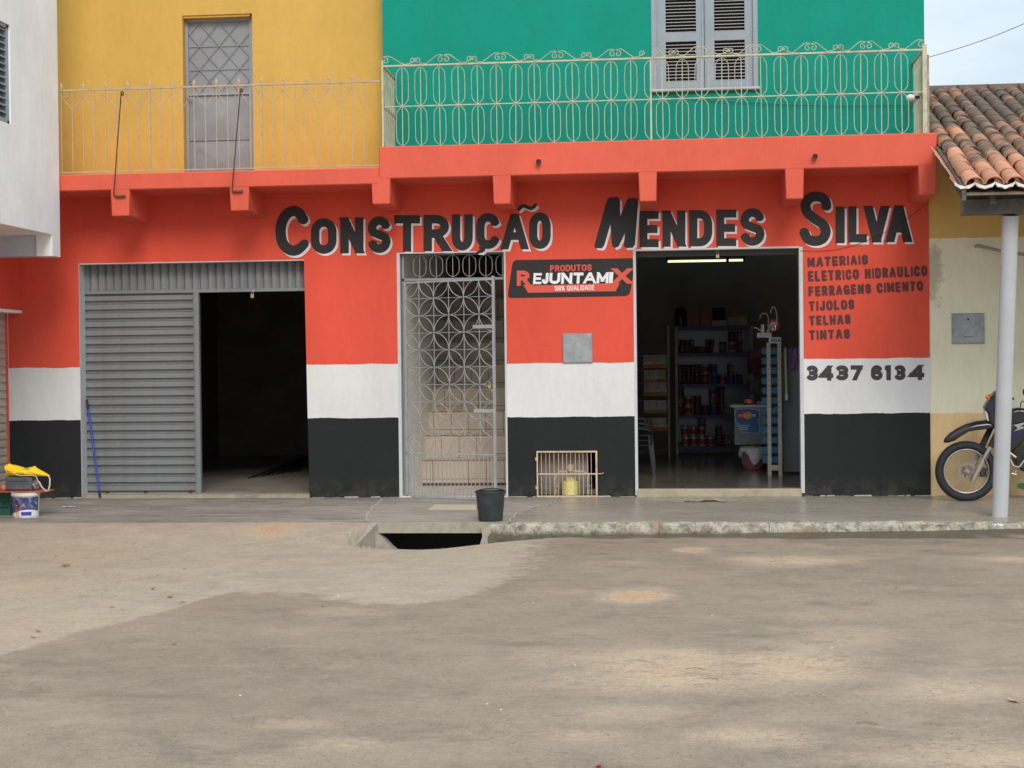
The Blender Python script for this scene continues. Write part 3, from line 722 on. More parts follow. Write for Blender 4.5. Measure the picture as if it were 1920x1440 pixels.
def add_scroll(xa, xb):
    sgn = 1 if xb > xa else -1; P, mid, B = scroll(xa, xb, sgn)
    z0 = zt1_+.012
    A = [(xa+.036*sgn*math.cos(t)*(.25+.75*i/14), z0+.045+.036*math.sin(t)*(.25+.75*i/14)) for i, t in [(i, math.pi*.5 + 2*math.pi*1.2*i/14 + math.pi*.1) for i in range(15)]]
    Bp = [(xb+.040*sgn*math.cos(t)*(.25+.75*i/14), z0+.052+.040*math.sin(t)*(.25+.75*i/14)) for i, t in [(i, -math.pi*.9 - 2*math.pi*1.1*i/14 + math.pi*1.5) for i in range(15)]][::-1]
    pts = A + mid[:7] + Bp
    sm = []
    for i in range(len(pts)-1):
        a, c = pts[max(i-1, 0)], pts[i]; d, e_ = pts[i+1], pts[min(i+2, len(pts)-1)]
        for q in (0, .5):
            t2 = q; f_ = lambda k: .5*((2*c[k])+(-a[k]+d[k])*t2+(2*a[k]-5*c[k]+4*d[k]-e_[k])*t2*t2+(-a[k]+3*c[k]-3*d[k]+e_[k])*t2**3)
            sm.append((f_(0), RY, f_(1)))
    MB().tube(sm, .0047, 5).build('scroll', M_cream, rl, True)
# pairs of small spirals at "lows", pairs of large ones at "highs", evenly alternating
half = (wx(831, 115, RY)-wx(778.5, 117, RY))
x = wx(778.5, 117, RY); lows = []; cxs = []
k = 0; span = wx(1208, 100, RY)-x; n_ = round(span/half)
step = span/n_
for i in range(n_):
    a = x+step*i; c = a+step
    if i % 2 == 0: add_scroll(a+.032, c-.032)
    else: add_scroll(c-.032, a+.032)
add_scroll(x-.032, xp0+.03)
x = wx(1263, 103, RY); span = wx(1676, 90, RY)-x; n_ = round(span/half); n_ += n_ % 2; step = span/n_
for i in range(n_):
    a = x+step*i; c = a+step
    if i % 2 == 0: add_scroll(a+.032, c-.032)
    else: add_scroll(c-.032, a+.032)
add_scroll(x-.032, xpm+.05); add_scroll(x+span+.032, xp1-.03)

# ---- yellow balcony railing
zr1 = (W(160, 168.5, RY).z+W(600, 156, RY).z)/2; zr0 = ZY+.03
xa, xb = -7.9, wx(712, 160, RY)
m = MB(); m.box(xa, xb, RY-.012, RY+.012, zr1-.01, zr1+.01); m.box(xa, xb, RY-.008, RY+.008, zr0-.007, zr0+.007)
yr = m.build('balcony_railing', M_pink, shop, label='faded thin spear-topped railing along the yellow wall')
X0 = wx(115.5, 240, RY); X1 = wx(660.5, 230, RY); sp = (X1-X0)/26; X0 -= 2*sp
zv = zr1-.085; zlo = zr1-.235
def vbar(post): 
    r = .009 if post else .0045; m = MB(); m.box(-r, r, -r, r, zr0-zr1, .0); return m
def finial():
    m = MB(); m.add([(0, 0, .105), (.022, 0, .045), (0, -.008, .05), (-.022, 0, .045), (0, .008, .05), (0, 0, .012)], [(0, 3, 2), (0, 2, 1), (0, 1, 4), (0, 4, 3), (5, 2, 3), (5, 1, 2), (5, 4, 1), (5, 3, 4)])
    m.box(-.01, .01, -.01, .01, 0, .03); return m
def vee(sp):
    m = MB()
    for s_ in (1, -1): m.tube([(0, 0, zv-zr1+.03), (s_*sp*.08, 0, zv-zr1), (s_*sp*.95, 0, zlo-zr1)], .0045, 5)
    for s_ in (1, -1):
        P = [(s_*(sp*.42+.028*math.cos(t)*(1-.6*i/12)), -.002, -.058+.028*math.sin(t)*(1-.6*i/12)) for i, t in [(i, math.pi+s_*0+2*math.pi*1.15*i/12) for i in range(13)]]
        m.tube([(0, -.002, zv-zr1+.02), (s_*sp*.2, -.002, -.066)]+P[1:], .0042, 5)
    return m
pr = {}
for k in range(30):
    x = X0+sp*k
    post = (k in (10, 20))
    key = 'post' if post else 'bar'
    if x > xb-.03: break
    def place(key, mk, name):
        if key not in pr: pr[key] = mk().build(name, M_pink, yr, origin=(0, 0, 0)); pr[key].location = Vector((x, RY, zr1))-wloc(yr)
        else: inst(pr[key], name, (x, RY, zr1), yr)
    place(key, lambda: vbar(post), 'post' if post else 'baluster')
    if k % 2 == 0:
        place('f', finial, 'finial'); place('v', lambda: vee(sp), 'scroll_brace')

# ---- lettering
def letters(name, items, Y0=-.0028, parent=shop, **kw):
    allp = []; 
    for it in items: allp += it
    painted(name, allp, Y0-.0022, M_black, parent, **kw)
    painted(name+'_shadow', allp, Y0, M_letw, parent, off=(3.6, 3.9))
Zg = lambda x, y: (480+x/4, 330+y/4)
def big(ch, x0, y0, x1, y1, t, **k): return glyph(ch, x0, y0, x1, y1, t, **k)
cC = [(577, 412), (571, 404), (562, 396)]
def curve(P, t, n=6):
    sm = []
    for i in range(len(P)-1):
        a, c, d, e_ = P[max(i-1, 0)], P[i], P[i+1], P[min(i+2, len(P)-1)]
        for q in range(n):
            u = q/n; f_ = lambda k: .5*((2*c[k])+(-a[k]+d[k])*u+(2*a[k]-5*c[k]+4*d[k]-e_[k])*u*u+(-a[k]+3*c[k]-3*d[k]+e_[k])*u**3)
            sm.append((f_(0), f_(1)))
    sm.append(P[-1]); out = []
    tt = t if callable(t) else (lambda u: t)
    for i in range(len(sm)-1):
        a, c = sm[i], sm[i+1]; dx, dy = c[0]-a[0], c[1]-a[1]; l = math.hypot(dx, dy) or 1; ta, tb = tt(i/(len(sm)-1))/2, tt((i+1)/(len(sm)-1))/2
        nx, ny = -dy/l, dx/l
        out.append([(a[0]+nx*ta, a[1]+ny*ta), (a[0]-nx*ta, a[1]-ny*ta), (c[0]-nx*tb, c[1]-ny*tb), (c[0]+nx*tb, c[1]+ny*tb)]); out.append(disc(a[0], a[1], ta*.999, 14))
    out.append(disc(sm[-1][0], sm[-1][1], tt(1)/2*.998, 14)); return out
bigC = curve([(568.5, 411), (561, 400), (550, 395.5), (537, 402), (527.5, 420), (526.5, 440), (531, 457), (543, 468.5), (556, 469), (566, 462), (571, 457)], lambda u: 19.5-3.5*abs(math.sin(u*math.pi))*0-3*(u > .8)*(u-.8)*5)
word1 = [bigC, big('O', 583, 409, 631, 476, 16), big('N', 638, 407.5, 681.5, 475, 16), big('S', 689.5, 405.5, 732.5, 474.5, 16), big('T', 739, 403.5, 787.5, 472, 15.5),
         big('R', 794, 403, 842, 471, 16), big('U', 847, 402, 886.5, 470, 16), big('C', 892.5, 399.5, 937.5, 467, 16),
         [[(898, 462), (910, 462), (910, 469.5), (903, 474.5), (892.5, 473.2), (899, 469)]], big('A', 940.5, 401, 989.5, 467.5, 14.5),
         curve([(973, 392.5), (978, 387.5), (984, 386.5), (991, 389.5), (998, 390), (1004, 384.5)], 6.5), big('O', 992, 398, 1032.5, 467, 15.5)]
letters('painted_word', word1)
Mz = [(617, 525), (630, 542), (675, 542), (692, 520), (738, 362), (748, 500), (752, 520), (770, 540), (800, 528), (848, 428), (838, 520), (855, 540), (905, 538), (922, 515), (947, 190), (935, 168), (880, 165), (862, 178), (812, 300), (810, 180), (795, 158), (728, 160), (710, 185)]
bigM = [[(960+x/4, 330+y/4) for x, y in Mz]]
word2 = [bigM, big('E', 1199, 395.5, 1235, 463.5, 15), big('N', 1242, 394.5, 1285, 462.5, 15.5), big('D', 1292, 394, 1335.5, 462, 15.5), big('E', 1343, 393, 1380.5, 461.5, 15), big('S', 1388, 390.5, 1433.5, 461, 16)]
letters('painted_word', word2)
bigS = curve([(1549.5, 386), (1546, 374), (1534, 368.5), (1519, 371), (1510.5, 383), (1514, 398), (1527, 410), (1542, 420), (1548.5, 433), (1543, 447), (1529, 452), (1515, 448), (1508, 436)], 18.5)
word3 = [bigS, big('I', 1566.5, 387.5, 1584, 456, 17.4), big('L', 1590.5, 387, 1625.5, 454.5, 15.5), big('V', 1621, 386, 1666, 454.5, 17), big('A', 1662, 385, 1708.5, 454, 16.5)]
letters('painted_word', word3)
# goods list
lst = []
for s_, p0, p1, h in (('MATERIAIS', (1514, 501.5), (1628, 496.2), 19), ('ELETRICO HIDRAULICO', (1515.5, 528.5), (1739.5, 517.6), 20), ('FERRAGENS CIMENTO', (1516, 556.6), (1731.5, 545.5), 19.3),
                      ('TIJOLOS', (1517, 584), (1602.5, 580), 19), ('TELHAS', (1517, 611), (1595.5, 607.6), 18.6), ('TINTAS', (1517, 638), (1594, 635), 18.6)):
    lst += text(s_, p0, p1, h, 5.0, gap=.15, jit=.35, sp=.75)
painted('painted_goods_list', lst, -.003, M_brush, shop)
num = []
for ch, x0, x1, dy in (('3', 285, 375, 0), ('4', 388, 490, 0), ('3', 505, 603, -.3), ('7', 620, 710, -.3), ('6', 772, 860, -.6), ('1', 872, 922, -.6), ('3', 945, 1032, -.7), ('4', 1062, 1172, -1.2)):
    num += glyph(ch, 1440+x0/4, 685.2+dy, 1440+x1/4, 713.6+dy, 8.2 if ch != '1' else 8.6)
painted('painted_phone_number', num, -.003, mat('phone_paint', (.045, .035, .04), .6, var=.2, vs=20), shop)
# product sign painted on the centre pier
sg = [(968, 487.5)]+[(1184, 484.2), (1189, 486.5), (1190.8, 492), (1182.5, 545), (1180, 551.5), (1174, 555.3), (958, 558.8), (953.5, 557), (952.5, 551), (960.5, 495), (963.5, 489.5)]
painted('painted_sign', [sg], -.0024, M_black, shop)
red_ = [[(981, 534), (1000, 533.5), (1001, 535.3), (1150, 531), (1162, 531), (1154.5, 546), (990.5, 549)]]
red_ += glyph('R', 969, 507.5, 993, 536, 7.5)+glyph('X', 1151, 503, 1182, 532, 8.5)
red_ += text('PRODUTOS', (1031.5, 509.5), (1109.5, 507.6), 12.2, 2.5, gap=.12)
painted('sign_red_paint', red_, -.0046, M_letr, shop)
wh = []
xs_ = [999.5, 1016, 1029.5, 1052, 1074.5, 1094, 1118.5, 1141.5]; xe = [1015, 1028, 1050, 1072.5, 1093, 1117, 1140.5, 1150]
for ch, a, c in zip('EJUNTAMI', xs_, xe):
    k = (a-1000)/150; wh += glyph(ch, a, 512-2*k, c, 532.8-2.2*k, {'I': 7.4, 'E': 4.5, 'A': 5.0, 'M': 5.0, 'N': 5.2}.get(ch, 5.4), shear=1)
wh += text('100% QUALIDADE', (1039.5, 545.6), (1114.5, 543.6), 9.4, 1.35, gap=.15, sp=.6)
painted('sign_white_paint', wh, -.0068, M_sign, shop)

# ---- shop interior
SF = .085
M_sfloor = mat('polished_concrete', (.16, .145, .115), .16, var=.25, vs=1.3, bump=.0004, bs=20, dirt=(.09, .08, .07), dsc=2.5, damt=.5)
MB().box(-1.9, 2.95, T+.0, 9.6, -.25, SF).build('shop_floor', M_sfloor, shop)
MB().bbox(D3a-.02, D3b+.0, -.012, T, -.25, SF+.004, .012).build('threshold_step', mat('step_concrete', (.40, .335, .245), .75, var=.15, vs=5, dirt=(.25, .2, .15), dsc=7), shop)
MB().box(-1.9, -1.0, T, T+.05, SF, 3.62).box(-1.05, -1.0, T, 9.6, SF, 3.62).box(-1.0, 2.95, 9.5, 9.6, SF, 3.62).build('shop_wall', M_iwall, shop)
# ---- goods inside the shop
ORD = ['first', 'second', 'third', 'fourth', 'fifth', 'sixth', 'seventh', 'eighth', 'ninth', 'tenth', 'eleventh', 'twelfth']
M_rack = mat('rack_paint', (.30, .30, .29), .4, var=.08, bump=.0003)
M_rackpost = mat('slotted_angle', (.52, .48, .37), .5, var=.1, bump=.0003)
M_blue = mat('shelf_edge_blue', (.02, .04, .20), .4)
RYY = 8.0
rx0, rx1 = W(1266, 700, RYY).x, W(1412, 700, RYY).x
rack = MB()
zr_top = W(1300, 612, RYY).z
for x in (rx0, rx1-.04):
    for y in (RYY, RYY+.42): rack.box(x, x+.045, y, y+.04, SF, zr_top+.0)
rk = rack.build('shelf_rack', M_rackpost, None, origin=(rx0, RYY, SF), label='steel shelf rack full of paint cans at the back of the shop', cat='shelf rack')
MB().box(rx0, rx1, RYY+.43, RYY+.44, SF+.2, zr_top).build('back_panel', mat('rack_back_steel', (.05, .053, .055), .25, .5, var=.05, bump=.0), rk)
shz = []
for py in (612.5, 662.5, 721, 779, 838.5):
    z = W(1330, py, RYY).z; shz.append(z)
    sh = MB().box(rx0+.045, rx1-.04, RYY-.01, RYY+.43, z-.0, z+.012).build('shelf', M_rack, rk)
    MB().box(rx0+.045, rx1-.04, RYY-.014, RYY-.0101, z-.045, z+.012).build('shelf_edge', M_blue, sh)
CAN = {}
def can(kind, r, h):
    if (kind, r, h) in CAN: return CAN[(kind, r, h)]
    cols = {'dark': ((.05, .035, .03), (.20, .05, .03)), 'red': ((.45, .42, .40), (.42, .05, .03)), 'blue': ((.10, .16, .34), (.03, .07, .32)), 'white': ((.55, .53, .50), (.45, .12, .05)), 'brown': ((.14, .06, .035), (.30, .2, .1))}[kind]
    e = empty('paint_can', (0, 0, 0))
    MB().lathe([(r*.97, 0), (r, .006), (r, h-.008), (r*.96, h)], (0, 0, 0), 14).build('can_body', mat('can_'+kind, cols[0], .3, .3, var=.1, bump=0), e, True)
    MB().lathe([(r*1.004, h*.22), (r*1.004, h*.78)], (0, 0, 0), 14, cap=False).build('can_label', mat('can_label_'+kind, cols[1], .45, var=.35, vs=30, bump=0), e, True)
    MB().lathe([(r*.9, h), (r*.9, h+.006), (r*.8, h+.002)], (0, 0, 0), 14).build('can_lid', M_steel, e, True)
    CAN[(kind, r, h)] = e; e['_used'] = 0; return e
NAMEK = {'dark': 'dark', 'red': 'red and white', 'blue': 'blue', 'white': 'pale', 'brown': 'brown'}
def put_can(kind, r, h, x, y, z, lab):
    p = can(kind, r, h)
    if not p['_used']:
        p['_used'] = 1; p.location = (x, y, z); o = p; WL[o.name] = Vector((x, y, z))
    else:
        o = copy_tree(p, (x, y, z), rot=(0, 0, random.uniform(0, 6)))
    props(o, lab, 'paint can', 'paint cans on the shop shelves'); return o
def row(si, y, tiers, r, h, shname):
    z = shz[si]+.012
    for ti, t in enumerate(tiers):
        n = 0
        for (px, kind) in t:
            n += 1; x = W(px, 700, y).x
            put_can(kind, r, h, x, y, z+ti*(h+.008), '%s paint can, %s from left, %s tier, %s shelf' % (NAMEK[kind], ORD[n-1], ['bottom', 'middle', 'top'][ti], shname))
cy = RYY+.14
row(4, cy, [[(1285, 'white'), (1300, 'white'), (1316, 'white'), (1331, 'red'), (1347, 'dark'), (1361, 'brown')], [(1283, 'red'), (1299, 'white'), (1315, 'red'), (1347, 'dark')], [(1315, 'brown')]], .066, .165, 'lowest')
row(3, cy, [[(1275, 'dark'), (1290, 'red'), (1307, 'dark'), (1322, 'dark'), (1338, 'blue'), (1353, 'dark')], [(1275, 'brown'), (1290, 'red'), (1307, 'dark'), (1336, 'brown'), (1352, 'dark')], [(1275, 'dark'), (1336, 'red'), (1352, 'dark')]], .066, .155, 'second lowest')
row(2, cy, [[(1275, 'dark'), (1291, 'dark'), (1307, 'dark'), (1323, 'brown'), (1340, 'blue'), (1355, 'red'), (1371, 'blue'), (1388, 'dark')], [(1275, 'dark'), (1291, 'dark'), (1307, 'dark'), (1323, 'red'), (1338, 'blue'), (1371, 'brown')]], .066, .165, 'middle')
row(1, cy, [[(1272, 'dark'), (1280, 'brown'), (1289, 'dark'), (1298, 'dark'), (1307, 'dark'), (1316, 'brown'), (1325, 'dark'), (1334, 'dark')], [(1272, 'brown'), (1280, 'dark'), (1289, 'dark'), (1298, 'brown'), (1328, 'dark'), (1336, 'dark')]], .036, .11, 'upper')
row(1, cy+.02, [[(1356, 'brown'), (1373, 'red'), (1388, 'dark')], [(1373, 'dark'), (1388, 'brown')]], .06, .18, 'upper right')
# boxes and jars on the top of the rack
def carton(name, x0, x1, y0, z0, z1, m, label, cat='box'):
    p, q = W(x0, 600, y0), W(x1, 600, y0)
    o = MB().bbox(p.x, q.x, y0, y0+.3, z0, z1, .004).build(name, m, None, origin=((p.x+q.x)/2, y0+.15, z0), label=label, cat=cat)
    MB().box(p.x+.002, q.x-.002, y0+.13, y0+.17, z1, z1+.002).build('tape', M_wplast, o); return o
M_card = mat('brown_cardboard', (.34, .19, .09), .8, var=.1)
M_card2 = mat('pale_cardboard', (.50, .44, .33), .8, var=.2, vs=8)
zt5 = shz[0]+.013; zz = lambda py: W(1330, py, RYY).z
carton('cardboard_box', 1288, 1310, RYY, zt5, zz(573), M_card, 'tall brown cardboard box left of its twin on top of the shelf rack')
carton('cardboard_box', 1314, 1334, RYY, zt5, zz(573), M_card, 'tall brown cardboard box right of its twin on top of the shelf rack')
carton('small_box', 1335, 1362, RYY, zt5, zz(601), M_card2, 'low pale box with red print beside the tall cardboard boxes')
carton('small_box', 1336, 1360, RYY+.01, zz(601)+.003, zz(577), M_dark, 'dark box standing on the low pale box on the shelf rack')
carton('stacked_box', 1366, 1400, RYY, zt5, zz(594), M_card2, 'wide grey box under another at the right end of the rack top')
carton('stacked_box', 1366, 1400, RYY+.005, zz(594)+.003, zz(578), M_card, 'flat brown box stacked upon the wide box at the right end of the rack top')
xj = W(1276, 600, RYY+.15).x
jo = MB().lathe([(.10, 0), (.11, .02), (.11, .26), (.08, .30), (.08, .33), (0, .33)], (xj, RYY+.15, zt5), 16).build('dark_jug', M_bplast, None, True, origin=(xj, RYY+.15, zt5), label='glossy dark jug at the left end of the rack top', cat='jug')
# hanging rack along the left
hx0, hx1, hy = W(1212, 700, 7.2).x, W(1252, 700, 7.2).x, 7.2
hr = MB(); zt6 = W(1246, 610, hy).z
hr.box(hx1, hx1+.03, hy, hy+.03, SF, zt6).box(hx0-.2, hx0-.17, hy, hy+.03, SF, zt6)
hro = hr.build('hanging_rack', M_rackpost, None, origin=(hx1, hy, SF), label='beige display rack hung with small packets, left side of the shop', cat='display rack')
M_pk1 = mat('clear_packet', (.62, .58, .48), .3, var=.5, vs=40, bump=0); M_pk2 = mat('orange_packet', (.50, .24, .06), .4, var=.4, vs=40, bump=0)
pk = None
for ri, py in enumerate((666, 694, 718, 751, 784)):
    z = W(1230, py, hy).z
    MB().tube([(hx0-.17, hy, z), (hx1, hy, z)], .007, 6).build('hook_rail', M_rackpost, hro)
    for k in range(8):
        x = hx0-.02+(hx1-hx0)*k/7.6; h = .17; p = (x, hy-.03, z)
        if pk is None:
            pk = MB().add([(-.020, 0, 0), (.020, 0, 0), (.027, -.02, -.12), (.027, -.012, -.215), (-.027, -.012, -.215), (-.027, -.02, -.12), (.0, .012, -.11)], [(0, 1, 2, 5), (5, 2, 3, 4), (0, 5, 6), (1, 6, 2), (4, 3, 6)]).build('packet', M_pk1, None, origin=(0, 0, 0))
            MB().add([(-.027, -.0225, -.150), (.027, -.0225, -.150), (.028, -.015, -.213), (-.028, -.015, -.213)], [(0, 1, 2, 3)]).build('packet_label', M_pk2, pk); o = pk; o.location = p; WL[o.name] = Vector(p)
        else: o = copy_tree(pk, p, rot=(0, 0, random.uniform(-.3, .3)))
        props(o, 'small clear packet with orange foot hanging in the %s row of the display rack' % ORD[ri], 'packet', 'packets in the %s row of the display rack' % ORD[ri])
# stacked black chairs
cx0 = W(1208, 850, 2.75).x
def chair(loc, label):
    e = empty('plastic_chair', loc, label, 'chair', 'stacked black plastic chairs'); x, y, z = loc
    MB().bbox(x-.22, x+.22, y-.21, y+.21, z+.40, z+.43, .012).build('seat', M_bplast, e)
    bk = MB(); 
    for k in range(5): bk.tube([(x-.18, y-.19+.095*k, z+.43), (x-.24, y-.19+.095*k, z+.62), (x-.27, y-.19+.095*k, z+.80)], .014, 6)
    bk.tube([(x-.25, y-.23, z+.43), (x-.28, y-.22, z+.80), (x-.285, y, z+.85), (x-.28, y+.22, z+.80), (x-.25, y+.23, z+.43)], .02, 6)
    bk.build('backrest', M_bplast, e, True)
    for sy in (-1, 1):
        for sx in (-1, 1):
            MB().add([(x+sx*.21-.03, y+sy*.20-.02, z+.42), (x+sx*.21+.03, y+sy*.20-.02, z+.42), (x+sx*.21+.03, y+sy*.20+.02, z+.42), (x+sx*.21-.03, y+sy*.20+.02, z+.42),
                      (x+sx*.26-.018, y+sy*.25-.012, z), (x+sx*.26+.018, y+sy*.25-.012, z), (x+sx*.26+.018, y+sy*.25+.012, z), (x+sx*.26-.018, y+sy*.25+.012, z)],
                     [(0, 1, 5, 4), (1, 2, 6, 5), (2, 3, 7, 6), (3, 0, 4, 7), (4, 5, 6, 7), (3, 2, 1, 0)]).build('leg', M_bplast, e)
        MB().tube([(x+.22, y+sy*.22, z+.42), (x+.23, y+sy*.24, z+.62), (x+.10, y+sy*.24, z+.65), (x-.26, y+sy*.23, z+.65)], .018, 6).build('armrest', M_bplast, e, True)
    return e
for k, nm in enumerate(('lowest black plastic chair of the stack just inside the shop door', 'middle black plastic chair of the stack just inside the shop door', 'topmost black plastic chair of the stack just inside the shop door')):
    chair((cx0-.12, 2.85, SF+.07*k), nm)
# counter with card stickers
cyy = 4.2
c0, c1 = W(1377, 800, cyy), W(1436, 800, cyy)
ct = empty('counter', ((c0.x+c1.x)/2, cyy, SF), 'small grey counter with a white top and a blue card sticker inside the shop', 'counter')
zc0, zc1 = W(1400, 834, cyy).z, W(1400, 764, cyy).z
M_cnt = mat('counter_grey', (.26, .27, .255), .5, var=.06)
MB().bbox(c0.x, c1.x, cyy, cyy+.5, zc0, zc1, .004).build('counter_front', M_cnt, ct)
MB().bbox(W(1370, 760, cyy).x, c1.x+.02, cyy-.04, cyy+.5, zc1, zc1+.04, .006).build('counter_top', M_wplast, ct)
for x in (c0.x+.03, c1.x-.03):
    for y in (cyy+.03, cyy+.45): MB().box(x-.02, x+.02, y-.02, y+.02, SF, zc0).build('leg', M_dark, ct)
Mb = mat('sticker_blue', (.035, .16, .42), .4, var=.25, vs=6, bump=0); Ms = mat('sticker_white', (.72, .74, .76), .4, bump=0)
Mr = mat('card_red', (.72, .035, .02), .4, bump=0); Mo = mat('card_orange', (.85, .35, .02), .4, bump=0); Mn = mat('card_navy', (.02, .025, .12), .4, bump=0)
blob = [(1378, 768), (1384, 766.5), (1402, 765), (1417, 767), (1424.5, 770), (1424, 782), (1421, 790), (1425.5, 800), (1424.5, 808), (1419, 813.5), (1409, 813), (1402, 811.5), (1390, 810), (1385.5, 804), (1383.5, 795), (1378.5, 789), (1377, 779)]
st_ = painted('card_sticker', [blob], cyy-.002, Ms, ct)
def shrink(P, k): 
    mx_, my_ = sum(p[0] for p in P)/len(P), sum(p[1] for p in P)/len(P); return [(mx_+(x-mx_)*k, my_+(y-my_)*k) for x, y in P]
painted('sticker_field', [shrink(blob, .955)], cyy-.004, Mb, st_)
painted('sticker_box', [[(1384.5, 770.5), (1408, 770.5), (1408, 788), (1384.5, 788)]], cyy-.006, Mn, st_)
painted('sticker_red_disc', [disc(1391.5, 779, 7.8, 20)], cyy-.008, Mr, st_)
painted('sticker_orange_disc', [disc(1402, 779, 7.8, 20)], cyy-.010, Mo, st_)

wt = text('MASTERCARD', (1384.8, 781.2), (1408.8, 780.8), 4.0, .75, gap=.1)
wt += [[(1411, 777), (1417, 777), (1417, 781), (1411, 781)]]
for k in range(3): wt += [[(1386+k*.6, 797+3.6*k), (1405-k*1.4, 797.5+3.6*k), (1405-k*1.4, 799+3.6*k), (1386+k*.6, 798.5+3.6*k)]]
painted('sticker_print', wt, cyy-.012, Ms, st_)
# card reader sign + terminal standing on the counter
p = W(1402, 757, cyy+.08)
cs = MB().add([(p.x-.065, cyy+.06, zc1+.041), (p.x+.065, cyy+.06, zc1+.041), (p.x+.065, cyy+.09, zc1+.14), (p.x-.065, cyy+.09, zc1+.14), (p.x-.065, cyy+.13, zc1+.041), (p.x+.065, cyy+.13, zc1+.041)], [(0, 1, 2, 3), (2, 5, 4, 3), (0, 3, 4), (1, 5, 2), (0, 4, 5, 1)]).build('card_stand', Mn, None, origin=(p.x, cyy+.1, zc1+.04), label='small folded card sign with red and orange discs on the counter', cat='sign')
for dx_, m_ in ((-.022, Mr), (.022, Mo)):
    MB().lathe([(.036, -.002 if dx_ < 0 else -.004), (0.0005, -.002 if dx_ < 0 else -.004)], (p.x+dx_, cyy+.07, zc1+.09), 18, 'Y', cap=False).build('printed_disc', m_, cs)
q = W(1424, 752, cyy+.1)
ctm = MB().bbox(q.x-.05, q.x+.06, cyy+.04, cyy+.2, zc1+.042, zc1+.10, .01).build('card_terminal', M_bplast, None, origin=(q.x, cyy+.1, zc1+.042), label='black card payment terminal at the right end of the counter', cat='card terminal')
for i in range(3):
    for j in range(3): MB().bbox(q.x-.035+.03*i, q.x-.015+.03*i, cyy+.035, cyy+.04, zc1+.05+.016*j, zc1+.06+.016*j, .002).build('key', M_wplast, ctm)
# basket with plastic bag
bp = W(1412, 880, 3.9); bz = SF
bsk = MB(); n = 26
bsk.lathe([(.02, .004), (.135, .004), (.14, .02), (.175, .26), (.185, .27)], (bp.x, 3.9, bz), n, cap=False)
bo = bsk.build('waste_basket', mat('pink_plastic', (.30, .10, .085), .5, var=.1), None, True, origin=(bp.x, 3.9, bz), label='dull pink waste basket under the counter lined with a white bag', cat='basket')
for k in range(n): 
    a = 2*math.pi*k/n; MB().tube([(bp.x+.147*math.cos(a), 3.9+.147*math.sin(a), bz+.06), (bp.x+.174*math.cos(a), 3.9+.174*math.sin(a), bz+.24)], .004, 4).build('rib', mat('pale_rib', (.42, .3, .28), .5), bo)
bag = MB(); prof = []; V = []; F = []; nn = 40
for i, (r0, h0) in enumerate([(.10, .30), (.165, .325), (.20, .31), (.208, .27), (.205, .22), (.20, .17)]):
    for k in range(nn):
        a = 2*math.pi*k/nn; fold = .010*math.sin(7*a+i)+.006*math.sin(13*a+2*i)
        drop = (max(0, i-2))*(.022*math.sin(2*a+.6)+.018*math.sin(5*a))
        r = r0+fold; V.append((bp.x+r*math.cos(a), 3.9+r*math.sin(a), bz+h0+drop+.004*math.sin(9*a)))
for i in range(5):
    for k in range(nn): l = (k+1) % nn; F.append((i*nn+k, (i+1)*nn+k, (i+1)*nn+l, i*nn+l))
bag.add(V, F).build('plastic_bag', mat('white_bag', (.62, .62, .62), .35, var=.12, vs=20), None, True, origin=(bp.x, 3.9, bz+.2), label='crumpled white plastic bag folded over the rim of the pink basket', cat='bag')
# slotted rack of blue bins
by = 2.5; bx0, bx1, bx2, bx3 = [W(px, 760, by).x for px in (1438.5, 1445.5, 1458.5, 1465.5)]
for k_, (x0_, x1_, y0_, y1_) in enumerate(((1404, 1427, 700, 672), (1406, 1428, 671, 655), (1404, 1426, 738, 712))):
    p, q = W(x0_, y0_, 7.6), W(x1_, y1_, 7.6)
    MB().bbox(p.x, q.x, 7.6, 7.9, p.z, q.z, .004).bbox(p.x+.02, q.x-.02, 7.59, 7.6, p.z+.02, q.z-.06, .002).build('stock_box', [mat('dull_red_box', (.25, .05, .04), .6), M_card, mat('grey_box', (.2, .2, .2), .6)][k_], None, origin=(p.x, 7.6, p.z), label=['dull red box in the dark right of the shelf rack', 'brown box above the dull red box right of the rack', 'grey box lowest in the dark right of the rack'][k_], cat='box')
M_bin = mat('blue_bin', (.022, .12, .24), .4, var=.12, vs=5, bump=0); M_hole = mat('slot_hole', (.03, .028, .025), .9)
br = empty('bin_rack', (bx1, by, SF), 'beige slotted rack holding a column of blue bins inside the shop door', 'rack')
zb0, zb1 = SF, W(1450, 642, by).z
for a, c in ((bx0, bx1), (bx2, bx3)):
    m = MB(); m.box(a, c, by-.004, by, zb0, zb1); m.box(a if a == bx0 else c-.004, a+.004 if a == bx0 else c, by, by+.04, zb0, zb1)
    po = m.build('rack_post', M_rackpost, br)
    hm = MB(); z = zb0+.12
    while z < zb1-.03: hm.lathe([(.006, -.0062), (.0005, -.0062)], ((a+c)/2, by, z), 8, 'Y', cap=False); z += .075
    hm.build('slot_holes', M_hole, po, kind='stuff')
MB().box(bx1, bx2, by-.003, by+.001, W(1450, 882, by).z, W(1450, 872, by).z).build('rack_foot_plate', M_rackpost, br)
z = W(1450, 870, by).z; zs = (W(1450, 647, by).z-z)/12
